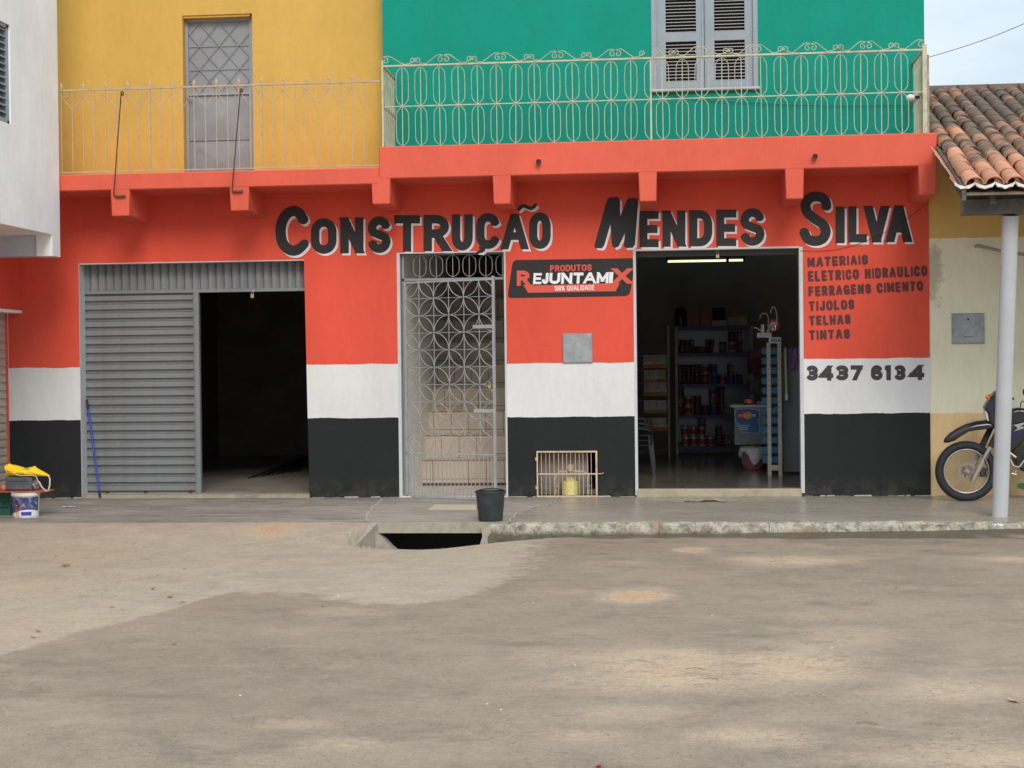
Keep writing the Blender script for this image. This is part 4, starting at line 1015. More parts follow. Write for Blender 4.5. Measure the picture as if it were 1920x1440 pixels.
for k in range(12):
    zz0 = z+zs*k
    m = MB(); m.add([(bx1-.06, by+.012, zz0+.012), (bx2, by+.012, zz0+.012), (bx2, by-.0+.004, zz0+zs*.76), (bx1-.06, by+.004, zz0+zs*.66), (bx1-.06, by+.25, zz0+.012), (bx2, by+.25, zz0+.012), (bx2, by+.25, zz0+zs*.8), (bx1-.06, by+.25, zz0+zs*.8)],
        [(0, 1, 2, 3), (0, 4, 5, 1), (0, 3, 7, 4), (1, 5, 6, 2)])
    o = m.build('blue_bin', M_bin, None, origin=(bx1, by+.1, zz0), label='blue bin, %s from the bottom of the beige slotted rack' % ORD[k], cat='bin', group='blue bins in the slotted rack')
    MB().add([(bx0-.065, by+.03, zz0+.01), (bx0-.004, by+.01, zz0+.01), (bx0-.004, by+.004, zz0+zs*.78), (bx0-.075, by+.03, zz0+zs*.66)], [(0, 1, 2, 3)]).build('bin_side', M_bin, o)
# white card sign on the rack
vp = [(1441.5, 632.5), (1464, 632.5), (1464, 643.5), (1441.5, 643.5)]
vo_ = painted('card_sign', [vp], by-.012, Ms, None, origin=W(1452, 643, by-.012), label='little white sign with blue letters on top of the blue bin rack', cat='sign')

painted('sign_letters', text('VISA', (1445, 642), (1462.5, 641.6), 7, 1.5, gap=.12, rnd=False, shear=1.2), by-.014, mat('sign_blue', (.02, .03, .22), .5, bump=0), vo_)
tp = painted('price_board', [[(1419.5, 624), (1446.5, 624), (1446.5, 633), (1419.5, 633)]], by-.03, Ms, None, origin=W(1433, 633, by-.03), label='small white price board under the tap display', cat='sign')
painted('price_print', [[(1422, 626), (1443, 626), (1443, 626.7), (1422, 626.7)], [(1422, 629.5), (1440, 629.5), (1440, 630.2), (1422, 630.2)]], by-.032, Mr, tp)
# taps on display
M_bt = mat('beige_tap', (.55, .50, .40), .3, bump=0)
def tapc(name, pts, r, m, label, y):
    P = [W(a, c, y) for a, c in pts]; o = MB().tube(P, r, 8).build(name, m, None, True, origin=P[-1], label=label, cat='tap'); return o, P
y = by-.02
cvs = lambda P, n=5: [((.5*((2*P[i][0])+(-P[max(i-1,0)][0]+P[i+1][0])*u+(2*P[max(i-1,0)][0]-5*P[i][0]+4*P[i+1][0]-P[min(i+2,len(P)-1)][0])*u*u+(-P[max(i-1,0)][0]+3*P[i][0]-3*P[i+1][0]+P[min(i+2,len(P)-1)][0])*u**3)),
      (.5*((2*P[i][1])+(-P[max(i-1,0)][1]+P[i+1][1])*u+(2*P[max(i-1,0)][1]-5*P[i][1]+4*P[i+1][1]-P[min(i+2,len(P)-1)][1])*u*u+(-P[max(i-1,0)][1]+3*P[i][1]-3*P[i+1][1]+P[min(i+2,len(P)-1)][1])*u**3))) for i in range(len(P)-1) for u in [q/n for q in range(n)]]+[P[-1]]
o, P = tapc('gooseneck_tap', cvs([(1425, 597), (1427, 590), (1432, 587.5), (1438, 589.5), (1440.5, 597), (1440.5, 610), (1440.5, 622)]), .0085, M_bt, 'beige gooseneck tap on the display above the blue bins', y)
MB().lathe([(.022, 0), (.026, .03), (.014, .05)], (P[-1].x, y, P[-1].z-.012), 12).build('tap_base', M_bt, o, True)
MB().tube([P[-1]+Vector((0, 0, .03)), P[-1]+Vector((.06, -.01, .09))], .009, 6).build('tap_lever', M_bt, o, True)
o, P = tapc('gooseneck_tap', cvs([(1445, 587), (1446.5, 579), (1449.5, 575.5), (1453, 578), (1456, 588), (1456.5, 600), (1454.5, 613)]), .0075, M_wplast, 'tall white gooseneck tap on the display above the blue bins', y+.03)
MB().lathe([(.018, 0), (.022, .03), (.03, .035), (.03, .06), (.012, .07)], (P[-1].x, y+.03, P[-1].z-.04), 12).build('tap_base', M_chrome, o, True)
o, P = tapc('spout_tap', [(1414, 615), (1416, 614.2), (1421, 616.5), (1428, 620.5)], .009, M_wplast, 'small white spout tap at the left of the tap display', y-.01)
a_ = W(1430, 618, y-.01); MB().box(a_.x-.02, a_.x+.02, y-.02, y+.02, a_.z-.04, a_.z+.07).build('tap_body', M_wplast, o)
# round red card behind the taps
rc = W(1450, 610, by+.02)
rco = MB().lathe([(.085, -.004), (.085, .0)], (rc.x, by+.03, rc.z), 24, 'Y').build('round_card', Mr, None, origin=(rc.x, by+.03, rc.z-.08), label='round red and white package behind the taps', cat='package')
MB().lathe([(.06, -.006), (.06, -.004)], (rc.x, by+.03, rc.z-.012), 24, 'Y').build('package_centre', Ms, rco)
# grey panel, white pipe with cap, purple cloth at the right of the doorway
pa, pb_ = W(1467, 760, by+.25), W(1500, 760, by+.25)
MB().bbox(pa.x, D3b+.5, by+.25, by+.29, SF+.03, W(1480, 655, by+.25).z, .004).build('grey_panel', mat('panel_grey', (.19, .20, .205), .5, var=.1, vs=2), None, origin=(pa.x, by+.25, SF), label='grey sheet panel leaning inside the right side of the shop doorway', cat='panel')
P = [W(1472, 652, by+.1), W(1475, 745, by+.1)]
pi = MB().tube(P, .016, 8).build('white_pipe', mat('offwhite_pvc', (.58, .54, .48), .4), None, True, origin=P[1], label='off white plastic pipe hanging beside the slotted rack', cat='pipe')
MB().lathe([(.0, -.045), (.02, -.045), (.026, .02), (.026, .045), (0, .045)], (P[1].x, P[1].y, P[1].z), 12).build('pipe_cap', M_wplast, pi, True)
v0 = W(1488, 670, by+.2); m = MB(); V = []; F = []
for j in range(9):
    for i in range(6):
        V.append((v0.x-.05+.025*i-(.012*math.sin(j)), by+.2-.02*math.sin(i*1.7+j*.6)-.02, v0.z+.13-.034*j-.02*abs(i-2.5)*(j/8)))
for j in range(8):
    for i in range(5): F.append((j*6+i, j*6+6+i, j*6+7+i, j*6+1+i))
m.add(V, F).build('purple_cloth', mat('purple_cloth', (.22, .12, .30), .8), None, True, origin=(v0.x, by+.2, v0.z), label='purple cloth hanging over the grey panel in the shop doorway', cat='cloth')
# fluorescent tube
ly = 5.4; a, c = W(1252, 490.5, ly), W(1393, 487.5, ly); zl_ = (a.z+c.z)/2
lt = empty('fluorescent_light', ((a.x+c.x)/2, ly, zl_), 'lit fluorescent tube hanging near the ceiling of the shop', 'light')
M_tube = mat('lit_tube', (1, .95, .55), .4, bump=0, var=0, emit=1.0)
MB().lathe([(.018, 0), (.018, c.x-a.x)], (a.x, ly, zl_), 10, 'X').build('tube', M_tube, lt, True)
MB().box(a.x-.03, a.x, ly-.02, ly+.02, zl_-.02, zl_+.06).box(c.x, c.x+.03, ly-.02, ly+.02, zl_-.02, zl_+.06).box(a.x-.03, c.x+.03, ly-.03, ly+.03, zl_+.05, zl_+.10).build('batten', M_dark, lt)
MB().tube([(W(1364, 470, ly).x, ly-.04, 3.6), (W(1364, 500, ly).x, ly-.04, zl_-.04)], .025, 6).build('cable_drop', M_dark, lt)
# padlocks
def padlock(p, label, k=1.0):
    x, y, z = p; m = MB().bbox(x-.02*k, x+.02*k, y-.01, y+.01, z-.045*k, z, .004)
    o = m.build('padlock', M_brass, None, origin=p, label=label, cat='padlock')
    MB().tube([(x-.013*k, y, z-.004), (x-.013*k, y, z+.028*k), (x-.006*k, y, z+.038*k), (x+.006*k, y, z+.038*k), (x+.013*k, y, z+.028*k), (x+.013*k, y, z-.004)], .0035*k, 6).build('shackle', M_steel, o, True); return o
padlock(tuple(W(473, 551.5, T-.02)), 'brass padlock hanging from the header of the half open roller door', 1.1)
padlock(tuple(W(1345.5, 476.5, T-.06)), 'brass padlock hanging at the top of the shop doorway', 1.1)
padlock((gate.location.x+wloc(shop).x*1+0+1.22*math.cos(R(23)), .03-1.22*math.sin(R(23))-.02, W(922, 722, -.45).z), 'brass padlock hanging on the iron stair gate', .9)
# rolled up door edge over the shop doorway
MB().box(D3a, D3b, T-.03, T+.03, W(1300, 481, T).z, 3.06).build('rolled_door_edge', mat('rolled_steel', (.06, .055, .05), .5), shop)
# reinforcing bars on the garage floor
M_bar = mat('dark_rebar', (.035, .026, .022), .6, .5, var=.2, bump=.0005)
for k in range(11):
    a = Vector((-4.55-.06*k+random.uniform(-.1, .1), 1.3+.15*k, .058)); c = Vector((-4.0-.02*k, 5.2+.22*k, .058)); 
    a = G(465+9*k, 897-1.2*k, 0, .05); c = G(590+6*k, 851-2.6*k+random.uniform(-2, 2), 0, .05); a.z = c.z = .055+.008*(k % 3)
    MB().tube([a, (a+c)/2+Vector((0, 0, .004)), c], .011, 5).build('steel_bar', M_bar, None, origin=a, label='dark steel reinforcing bar lying on the garage floor', cat='steel bar', group='steel bars on the garage floor')

# ================================================================== RUSTED HANGERS, WIRES, LAMP
def hanger(top, bot, plate, label):
    a = W(*top, RY-.02); c = W(*bot, SY-.03); d = [W(*plate[0], SY-.012), W(*plate[1], SY-.012)]
    o = MB().tube([a+Vector((.012, -.01, .0)), a+Vector((.03, -.01, -.02)), a+Vector((.02, -.01, -.05)), a+Vector((0, 0, -.03)), a, c, c+(d[0]-c)*.5, d[0]], .0075, 6).build('rusty_hook_rod', M_rust, None, True, origin=a, label=label, cat='rod')
    MB().bbox(d[0].x, d[1].x, SY-.035, SY-.003, d[0].z-.012, d[0].z+.012, .003).build('mounting_plate', mat('oily_plate', (.10, .075, .045), .6, var=.5, vs=30), o); return o
hanger((227.5, 171), (213, 366), ((217, 368), (235, 368)), 'rusty rod hooked from the thin railing to the leftmost bracket')
hanger((451, 166), (435, 357), ((436, 359), (455, 358)), 'rusty rod hooked from the thin railing to the bracket below the grey door')
def wire(name, pts, r, label, m=None):
    P = [Vector(p) for p in pts]; S_ = []
    for i in range(len(P)-1):
        for q in range(6):
            u = q/6; a, c, d, e_ = P[max(i-1, 0)], P[i], P[i+1], P[min(i+2, len(P)-1)]
            S_.append(.5*((2*c)+(-a+d)*u+(2*a-5*c+4*d-e_)*u*u+(-a+3*c-3*d+e_)*u**3))
    S_.append(P[-1]); return MB().tube(S_, r, 5).build(name, m or M_rubber, None, True, origin=P[0], label=label, cat='cable')
wire('wall_cable', [W(1500, 470, -.012), W(1545, 470.5, -.012), W(1590, 463, -.012), W(1628, 450, -.012), W(1665, 432, -.012), W(1700, 411, -.012), W(1742, 379, -.012)], .0023, 'thin dark cable sagging across the last painted word to the corner')
wire('wall_cable', [W(1226, 172, -.01), W(1290, 184, -.02), W(1345, 190, -.02), W(1440, 195, -.02), W(1560, 199, -.02), W(1680, 198, -.02), W(1712, 200, -.05)], .0028, 'thin dark cable strung low across the green wall behind the railing')
wire('overhead_wire', [W(1736, 109, -.3), W(1830, 80, -1.6), W(1922, 43.5, -3.0), W(2100, -40, -5)], .0042, 'thin overhead wire crossing the sky from the green corner', mat('grey_wire', (.22, .2, .2), .6))
lp = W(1707, 183, -.62)
lo = MB().sphere(lp, .045, 12, 8, (1.2, 1, .9)).build('wall_lamp', M_wplast, None, True, origin=lp, label='small white bulb lamp at the right end of the green balcony', cat='lamp')
MB().tube([lp+Vector((.03, 0, .0)), lp+Vector((.1, .1, .02)), lp+Vector((.16, .15, .02))], .018, 8).build('lamp_arm', M_dark, lo, True)

# ================================================================== LEFT NEIGHBOUR
XN = W(112, 400, -.85).x
lb = empty('white_building', (XN-1, -1, 0), 'white rendered building with overhanging upper floor at the left edge', 'building')
zN1 = XP(98, 439.5, XN).z; zN2 = W(60, 482, -.95).z
Yb = XP(98, 460, XN).y
# window in the side wall
yw = XP(19.5, 140, XN).y; zw0, zw1 = XP(19, 233, XN).z, XP(17.5, 47, XN).z; yw2 = yw-1.3
b = MB()
b.box(XN-.2, XN, yw, -.85, zN1, 9).box(XN-.2, XN, yw2, yw, zN1, zw0).box(XN-.2, XN, yw2, yw, zw1, 9).box(XN-.2, XN, -9, yw2, zN1, 9)
b.box(-14, XN-.2, -9, -.85, zN1, zN1+.2).box(-14, XN-.2, -9, -.85, 8.8, 9).box(-14, XN-.2, -1.05, -.85, zN1+.2, 8.8).box(-14, XN-.2, -9, -8.8, zN1, 9)
b.box(XN-.2, XN, Yb, -.85, zN2, zN1)
b.build('upper_wall', M_white, lb)
MB().box(-14, XN-.201, Yb+.03, -.85, zN2+.005, zN1).build('edge_beam', mat('shaded_white_plaster', (.50, .60, .68), .7, var=.06), lb)  # white plaster under the overhang, its bluish shade put into the colour
# mildew run on the corner
wf = MB(); wf.box(XN-.14, XN-.10, yw2+.05, yw, zw0, zw1).box(XN-.10, XN-.02, yw-.05, yw, zw0, zw1).box(XN-.1, XN-.02, yw2, yw, zw0-.02, zw0+.04).box(XN-.1, XN-.02, yw2, yw, zw1-.04, zw1)
wfo = wf.build('louvred_window', M_win, lb)
z = zw0+.05; sl = None
while z < zw1-.06:
    if sl is None:
        sl = MB().add([(-.0, 0, 0), (-.0, -1.2, 0), (-.06, -1.2, .045), (-.06, 0, .045), (0, 0, -.01), (0, -1.2, -.01)], [(0, 3, 2, 1), (4, 0, 1, 5)]).build('louvre_slat', M_win, wfo, origin=(0, 0, 0)); sl.location = Vector((XN-.03, yw-.05, z))-wloc(wfo)
    else: inst(sl, 'louvre_slat', (XN-.03, yw-.05, z), wfo)
    z += .078
XS2 = XL
# lower side wall with its own shutter
zs1 = XP(8, 588, XS2).z
M_shut = mat('beige_shutter_paint', (.47, .42, .35), .5, var=.08, vs=3, dirt=(.3, .25, .2), dsc=6)
b = MB(); b.box(XS2-.25, XS2-.001, -.03, .0, -.2, zs1).box(XS2-.25, XS2-.001, -9, -3.6, -.2, zs1+.3).box(XS2-.25, XS2-.001, -3.6, 0, zs1, zN1)
b.build('side_wall', M_slab, lb)
xl2 = XP(37, 540, 0).x if False else W(37.5, 540, -.02).x
MB().bbox(XS2, xl2, -3.7, -.002, W(37, 582, -.02).z, zN1, .006).build('shutter_lintel', plaster('red_plaster', [(99, RED)]), lb)
MB().box(XS2-.001, xl2+.012, -3.7, -.003, W(37, 584.5, -.02).z-.02, W(37, 582, -.02).z-.001).build('lintel_ledge', M_white, lb)
sh = MB().box(XS2-.06, XS2-.03, -.06, -.03, 0, zs1).build('beige_shutter', M_shut, lb)
sl = None; z = .03
while z < zs1-.03:
    if sl is None:
        V = []; prof = [(0, -.025), (.012, -.02), (.02, 0), (.075, 0), (.08, -.012), (.098, -.02), (.104, -.025)]; F = []
        for zz0, x_ in prof: V += [(x_, 0, zz0), (x_, -3.45, zz0)]
        for k in range(len(prof)-1): F.append((2*k, 2*k+1, 2*k+3, 2*k+2))
        sl = MB().add(V, F).build('slat', M_shut, sh, origin=(0, 0, 0)); sl.location = Vector((XS2-.02, -.035, z))-wloc(sh)
    else: inst(sl, 'slat', (XS2-.02, -.035, z), sh)
    z += .104
MB().box(-14, XS2-.3, -9, 0, -.2, .0).build('neighbour_floor', M_dark, lb)

# ================================================================== RIGHT NEIGHBOUR
hb_ = empty('tiled_house', (5, .5, 0), 'low ochre and cream house with a clay tiled roof at the right edge', 'house')
MB().box(XR, 9, .012, .25, -.3, 4.35).build('house_wall', M_house, hb_)
MB().box(XR+.01, 9, .25, 9, -.2, 4.2).build('house_core', M_dark, hb_)
meter_box('meter_box', 1784.5, 1845, 587, 645, .01, hb_, False)
P = [W(1829, 462, 0), W(1833, 460.5, -.04), W(1878, 471, -.5), W(1925, 478, -.9)]
MB().tube(P, [.018, .022, .02, .02], 8).build('wall_pipe', mat('pale_pipe', (.34, .32, .28), .5, dirt=(.2, .18, .15)), hb_, True)
MB().add([W(x, y, .006) for x, y in ((1906, 912), (1912, 906), (1922, 905), (1930, 912), (1922, 919), (1914, 916))], [(0, 5, 4, 3, 2, 1)]).build('green_paint_mark', mat('green_paint', (.06, .32, .12), .6), hb_)
# roof
EY, EZ, SL, SK = -3.27, 3.405, .307, .055
def roofp(X0, s, lift=0): return Vector((X0+SK*s, EY+s, EZ+SL*s+lift))
M_wood = mat('weathered_timber', (.10, .085, .07), .8, var=.3, vs=5, bump=.002, bs=30)
RW = 6.8
# roof deck underneath
m = MB(); a, c, d, e_ = roofp(2.96, 0, -.09), roofp(7.5, 0, -.09), roofp(7.5, RW, -.09), roofp(2.96, RW, -.09)
m.add([a, c, d, e_, a-Vector((0, 0, .02)), c-Vector((0, 0, .02)), d-Vector((0, 0, .02)), e_-Vector((0, 0, .02))], [(0, 1, 2, 3), (7, 6, 5, 4), (0, 4, 5, 1), (3, 7, 4, 0)])
m.build('roof_boards', mat('roof_boards', (.16, .12, .085), .8, var=.3, vs=4), hb_)
m = MB(); 
V = [roofp(2.93, 0, -.16), roofp(2.97, 0, -.16), roofp(2.97, 0, -.02), roofp(2.93, 0, -.02), roofp(2.93, 2.4, -.16), roofp(2.97, 2.4, -.16), roofp(2.97, 2.4, -.02), roofp(2.93, 2.4, -.02)]
m.add(V, [(0, 1, 2, 3), (0, 3, 7, 4), (1, 5, 6, 2), (3, 2, 6, 7), (0, 4, 5, 1)]); m.build('verge_board', M_wood, hb_)
for k in range(8):
    x = 3.25+.6*k; V = [roofp(x+dx_, s, dz) for s in (0.1, 3.4) for dx_, dz in ((-.03, -.22), (.03, -.22), (.03, -.11), (-.03, -.11))]
    MB().add(V, [(0, 1, 2, 3), (0, 3, 7, 4), (1, 5, 6, 2), (3, 2, 6, 7), (0, 4, 5, 1)]).build('rafter', M_wood, hb_)
bb0, bb1 = W(1803, 388, -2.78), W(1803, 372, -2.78)
MB().bbox(bb0.x, 7.5, -2.86, -2.70, W(1840, 403, -2.78).z, W(1840, 374, -2.78).z, .008).build('eave_beam', mat('stained_concrete_beam', (.17, .155, .14), .85, var=.3, vs=3, bump=.002, dirt=(.05, .045, .04), dsc=3, damt=.8), hb_)
MB().box(bb0.x+.05, 7.5, -2.84, -2.72, W(1840, 374, -2.78).z, EZ+SL*.5-.09).build('eave_plate', M_wood, hb_)
def tilemat(name, c, dirt, amt, lo):
    t = NT(name); P = t.pos(obj=True); oi = t.n('ShaderNodeObjectInfo').outputs['Random']
    wp = t.pos(); n1 = t.noise(9, 5, .65, wp); n2 = t.noise(3.2, 5, .65, wp)
    cc = t.mix(1, c, t.math('MULTIPLY', t.rng(n1, .3, .7, .8, 1.2), t.rng(oi, 0, 1, .82, 1.15)), 'MULTIPLY')
    mm = t.rng(t.math('ADD', n2, t.math('MULTIPLY', n1, .35)), lo, lo+.12, 0, amt)
    cc = t.mix(mm, cc, dirt)
    t.l(cc, t.b.inputs['Base Color']); t.b.inputs['Roughness'].default_value = .8; t.bump(n1, .004); return t.m
M_tnew = tilemat('new_clay', (.53, .24, .135), (.30, .13, .07), .35, .72)
M_told = tilemat('old_clay', (.40, .19, .10), (.11, .080, .062), .9, .59)
M_tdark = tilemat('mossy_clay', (.33, .165, .095), (.12, .082, .060), .9, .49)
EX = .452; TL = .50
def tile_mesh(r0, r1, cover, m):
    """half-round clay tile: narrow end up-slope; origin at the low end"""
    V = []; F = []; n = 8
    for (s, r) in ((0, r0), (TL, r1)):
        for th in (0, .014):
            for k in range(n+1):
                a = math.pi*k/n; q = r-th
                V.append((q*math.cos(a)*1.0, s, (q*math.sin(a)*.80 if cover else -q*math.sin(a)*.55)))
    o = n+1
    for k in range(n):
        F += [(k, k+1, 2*o+k+1, 2*o+k), (o+k, 3*o+k, 3*o+k+1, o+k+1), (k, o+k, o+k+1, k+1)]
    F += [(0, 2*o, 3*o, o), (n, o+n, 3*o+n, 2*o+n)]
    return MB().add(V, F).build('cover_tile' if cover else 'channel_tile', m, hb_, True, origin=(0, 0, 0))
slope_rot = math.atan(SL)
NC, NR = 12, 15
CS = .199
protos = {}
def place_tile(kind, m, X0, s, lift, jx=0, jr=0):
    key = (kind, m.name); p = roofp(X0, s, lift)
    rot = (slope_rot+.012+random.uniform(-.012, .012), random.uniform(-.05, .05), -math.atan(SK)+jr+random.uniform(-.025, .025))
    p = p+Vector((jx, 0, 0))
    if key not in protos:
        o = tile_mesh(.098, .078, kind == 'c', m) if kind == 'c' else tile_mesh(.078, .098, False, m)
        protos[key] = o; o.location = p-wloc(hb_); o.rotation_euler = rot
    else: inst(protos[key], 'cover_tile' if kind == 'c' else 'channel_tile', p, hb_, rot=rot)
rt = random.Random(5)
for c in range(NC):
    X0 = 3.055+CS*c
    for r in range(NR):
        s = EX*r
        new = (r < 3 and c < 4 and not (c == 0 and r == 4)) or (c == 0 and r < 4) or (r < 2) or (c == 1 and r == 6) or (c == 2 and r == 6 and False)
        if c in (1, 2) and r == 2 and rt.random() < .5: new = False
        m = M_tnew if new else (M_told if r < 8 or rt.random() < .25 else M_tdark)
        if X0+SK*s < XR+.02 and s > 2.4: continue
        place_tile('c', m, X0, s, .0, random.uniform(-.006, .006))
        place_tile('p', m if r > 2 else M_tnew, X0+CS/2, s, -.01)
for r in range(5): place_tile('p', M_tnew, 3.055-CS/2, EX*r, -.01)
# white mortar at the eave
M_mort = mat('white_mortar', (.72, .72, .70), .8, var=.15, vs=12, bump=.004, bs=25, dirt=(.25, .23, .2), dsc=9)
for c in range(NC+1):
    X0 = 3.055+CS*(c-.5); m = MB(); V = []; n = 8
    for yy in (-.012, .03):
        for k in range(n+1):
            a = math.pi*k/n; V.append((X0+.102*math.cos(a), EY+yy, EZ+.018-.062*math.sin(a)*(1+.15*math.sin(3*k+c))))
        for k in range(n+1):
            a = math.pi*k/n; V.append((X0+.10*math.cos(a), EY+yy, EZ-.002+.02*abs(math.cos(a))-.026*math.sin(a)*1.0+.012))
    o_ = 2*(n+1); F = []
    for k in range(n): F += [(k, n+1+k, n+2+k, k+1), (k, k+1, o_+k+1, o_+k), (n+1+k, o_+n+1+k, o_+n+2+k, n+2+k)]
    m.add(V, F).build('eave_mortar', M_mort, hb_, True)
# ridge
for k in range(8):
    x = 3.30+.42*k+.35; s = RW-.02; z = EZ+SL*RW
    big_ = k >= 4
    prof = .11 if not big_ else .125
    V = []; F = []
    for i, xx in enumerate((x, x+.46)):
        for q in range(9):
            a = math.pi*q/8; V.append((xx, EY+RW+prof*math.cos(a)*1.1, z-.02+(.06 if big_ else .0)+prof*math.sin(a)*(1+.0*i)))
    for q in range(8): F.append((q, q+1, 9+q+1, 9+q))
    F += [tuple(range(8, -1, -1)), tuple(range(9, 18))]
    MB().add(V, F).build('ridge_tile', M_tdark if not big_ else mat('ridge_mortar', (.13, .085, .075), .9, var=.3, vs=5, bump=.003), hb_, True)
MB().box(3.2, 7.5, EY+RW-.06, EY+RW+.06, EZ+SL*RW-.25, EZ+SL*RW+.05).build('ridge_bed', mat('ridge_bed_mortar', (.17, .13, .115), .9, var=.3, vs=5, bump=.003), hb_)
# rear slope
m = MB(); a, c = Vector((3.2, EY+RW, EZ+SL*RW-.05)), Vector((7.8, EY+RW, EZ+SL*RW-.05)); m.add([a, c, c+Vector((0, 5, -1.6)), a+Vector((0, 5, -1.6))], [(0, 1, 2, 3)]).build('rear_roof', M_tdark, hb_)
# porch post
pt, pbm = W(1894.5, 404, -2.78), G(1874.5, 968)
d = (pbm-pt); po = MB(); rr = .084
po.tube([pbm-Vector((0, 0, .03)), pt], rr, 28).tube([pbm+Vector((0, 0, .155)), pbm+Vector((0, 0, .17))-d*0], rr+.005, 28)
po.build('porch_post', mat('grey_steel_pipe', (.50, .51, .53), .38, var=.06, vs=3, bump=.0005), hb_, True, label='round grey steel post holding up the tiled eave')
# ================================================================== GROUND
from mathutils import noise as mnoise
KE = .02
YE = (G(1100, 979).y+G(1440, 977).y+G(1700, 973).y+G(800, 984).y)/4
ZE = KE*YE; KY = YE-.14                     # kerb face
def gx(px, py=985, Y=None): return W(px, py, YE if Y is None else Y).x
XC0, XC1 = gx(703), gx(912)               # drain opening
zgt = sorted([(W(a, c, KY).x, W(a, c, KY).z) for a, c in ((700, 1027), (740, 1029.5), (800, 1031), (860, 1028), (905, 1022), (960, 1015), (1040, 1008), (1112, 1004), (1300, 1001), (1500, 998), (1745, 995), (1920, 991))])
def interp(tb, x):
    if x <= tb[0][0]: return tb[0][1]
    for (a, p), (c, q) in zip(tb, tb[1:]):
        if x <= c: return p+(q-p)*(x-a)/(c-a)
    return tb[-1][1]
def sm(t): t = max(0, min(1, t)); return t*t*(3-2*t)
wingB = G(655, 1028, 0, -.25)
def road_z(x, y):
    s = YE-y
    zr = -.185+.010*mnoise.noise(Vector((x*.35, y*.35, 0)))+.003*mnoise.noise(Vector((x*1.7, y*1.7, 3)))
    if s > 7: zr -= 0
    zg = interp(zgt, x)
    Lg = max(.25, 1.1*16.7*(zr-zg)/(1.6-zg)); u = max(0, min(1, (s-.14)/Lg))
    right = zg+(zr-zg)*(u if u < .8 else .8+.2*(1-(1-(u-.8)/.2)**2)*1.0)
    left = (ZE-.004)+(zr-(ZE-.004))*sm(s/1.9)
    xw = XC0-.02 + (wingB.x-XC0)*max(0, min(1, s/(YE-wingB.y)))
    if s > YE-wingB.y:                     # beyond the wing wall the two merge
        k = sm((s-(YE-wingB.y))/.9); w = sm((x-xw+.35*k)/(.06+.9*k))
    else: w = sm((x-xw)/.05)
    z = left+(right-left)*w
    if XC0-.0 < x < XC1 and s < .13: z = min(z, -.5)
    return z
# light concrete apron border
bord = sorted([(lambda p: (p.x, p.y))(G(a, c, 0, -.185)) for a, c in ((-200, 1290), (0, 1225), (130, 1190), (290, 1152), (380, 1124), (440, 1108), (520, 1110), (620, 1128), (720, 1139), (800, 1136), (870, 1122), (960, 1096), (1040, 1062), (1130, 1030))])
sands = []
for cx, cy_, rx, ry, s_ in ((1215, 1252, 135, 30, 1.0), (1480, 1246, 105, 26, .95), (1340, 1262, 190, 26, .55), (1200, 1116, 50, 9, 1.15), (1300, 1031, 26, 4, 1.3), (1480, 1051, 85, 8, .85), (1790, 1298, 100, 17, .7), (1400, 1382, 85, 14, .7), (1860, 1415, 150, 30, .8),
                            (516, 1008, 40, 7, 1.2), (1170, 1335, 110, 16, .5), (1570, 1190, 70, 12, .5), (640, 1150, 70, 9, .4), (90, 1170, 90, 22, .5), (1905, 1050, 50, 5, .8), (160, 1045, 60, 8, .5), (1100, 1385, 60, 12, .5), (1700, 1420, 80, 15, .5), (640, 1395, 60, 9, .5), (1500, 1155, 90, 8, .3), (60, 1100, 70, 14, .4), (560, 1360, 50, 7, .5)):
    p = G(cx, cy_, 0, -.185); a = G(cx+rx, cy_, 0, -.185).x-p.x; c = G(cx, cy_-ry, 0, -.185).y-p.y; sands.append((p.x, p.y, a, c, s_))
def frange(a, b, st):
    n = max(1, round(abs(b-a)/st)); return [a+(b-a)*i/n for i in range(n+1)]
ys = frange(YE, YE-1.6, .035)+frange(YE-1.6, -14.5, .07)[1:]+frange(-14.5, -26, .6)[1:]+[-60, -150]
xs = [-250, -90, -40, -22]+frange(-13, -7.6, .12)+frange(-7.6, -4.4, .06)[1:]+frange(-4.4, -2.0, .03)[1:]+frange(-2.0, 4.0, .06)[1:]+frange(4.0, 9, .14)[1:]+[22, 40, 90, 250]
nx, ny = len(xs), len(ys); V = []; C_ = []
for y in ys:
    for x in xs:
        V.append((x, y, road_z(x, y)))
        q = mnoise.noise(Vector((x*1.6, y*1.6, 5)))*.34+mnoise.noise(Vector((x*5, y*5, 9)))*.14
        con = sm((y-interp(bord, x)+q)/1.1+.5) if x < bord[-1][0]+.6 else 0
        con *= sm((bord[-1][0]+.3-x)/1.9)
        q2 = mnoise.noise(Vector((x*1.1, y*2.2, 15)))*.7+mnoise.noise(Vector((x*4, y*6, 19)))*.35
        sd_ = 0
        for (sx_, sy_, a, c, s_) in sands:
            d2 = ((x-sx_)/a)**2+((y-sy_)/c)**2
            if d2 < 5: sd_ = max(sd_, s_*sm(1.15-.55*math.sqrt(d2)+q2*.6))
        s = YE-y; wet = sm((.36+.30*q2-(s-.1))/.10) if x > XC1 else (sm((.30-s)/.1)*.5 if x > XC0 else 0)
        C_.append((con, min(1.2, sd_), wet, 1))
F = [(j*nx+i, (j+1)*nx+i, (j+1)*nx+i+1, j*nx+i+1) for j in range(ny-1) for i in range(nx-1)]
me = bpy.data.meshes.new('road'); me.from_pydata(V, [], F); me.polygons.foreach_set('use_smooth', [True]*len(F))
at = me.color_attributes.new('surface', 'FLOAT_COLOR', 'POINT'); at.data.foreach_set('color', [v for c in C_ for v in c])
t = NT('road_surface'); P = t.pos(); av = t.n('ShaderNodeVertexColor', layer_name='surface'); sp = t.n('ShaderNodeSeparateColor'); t.l(av.outputs[0], sp.inputs[0])
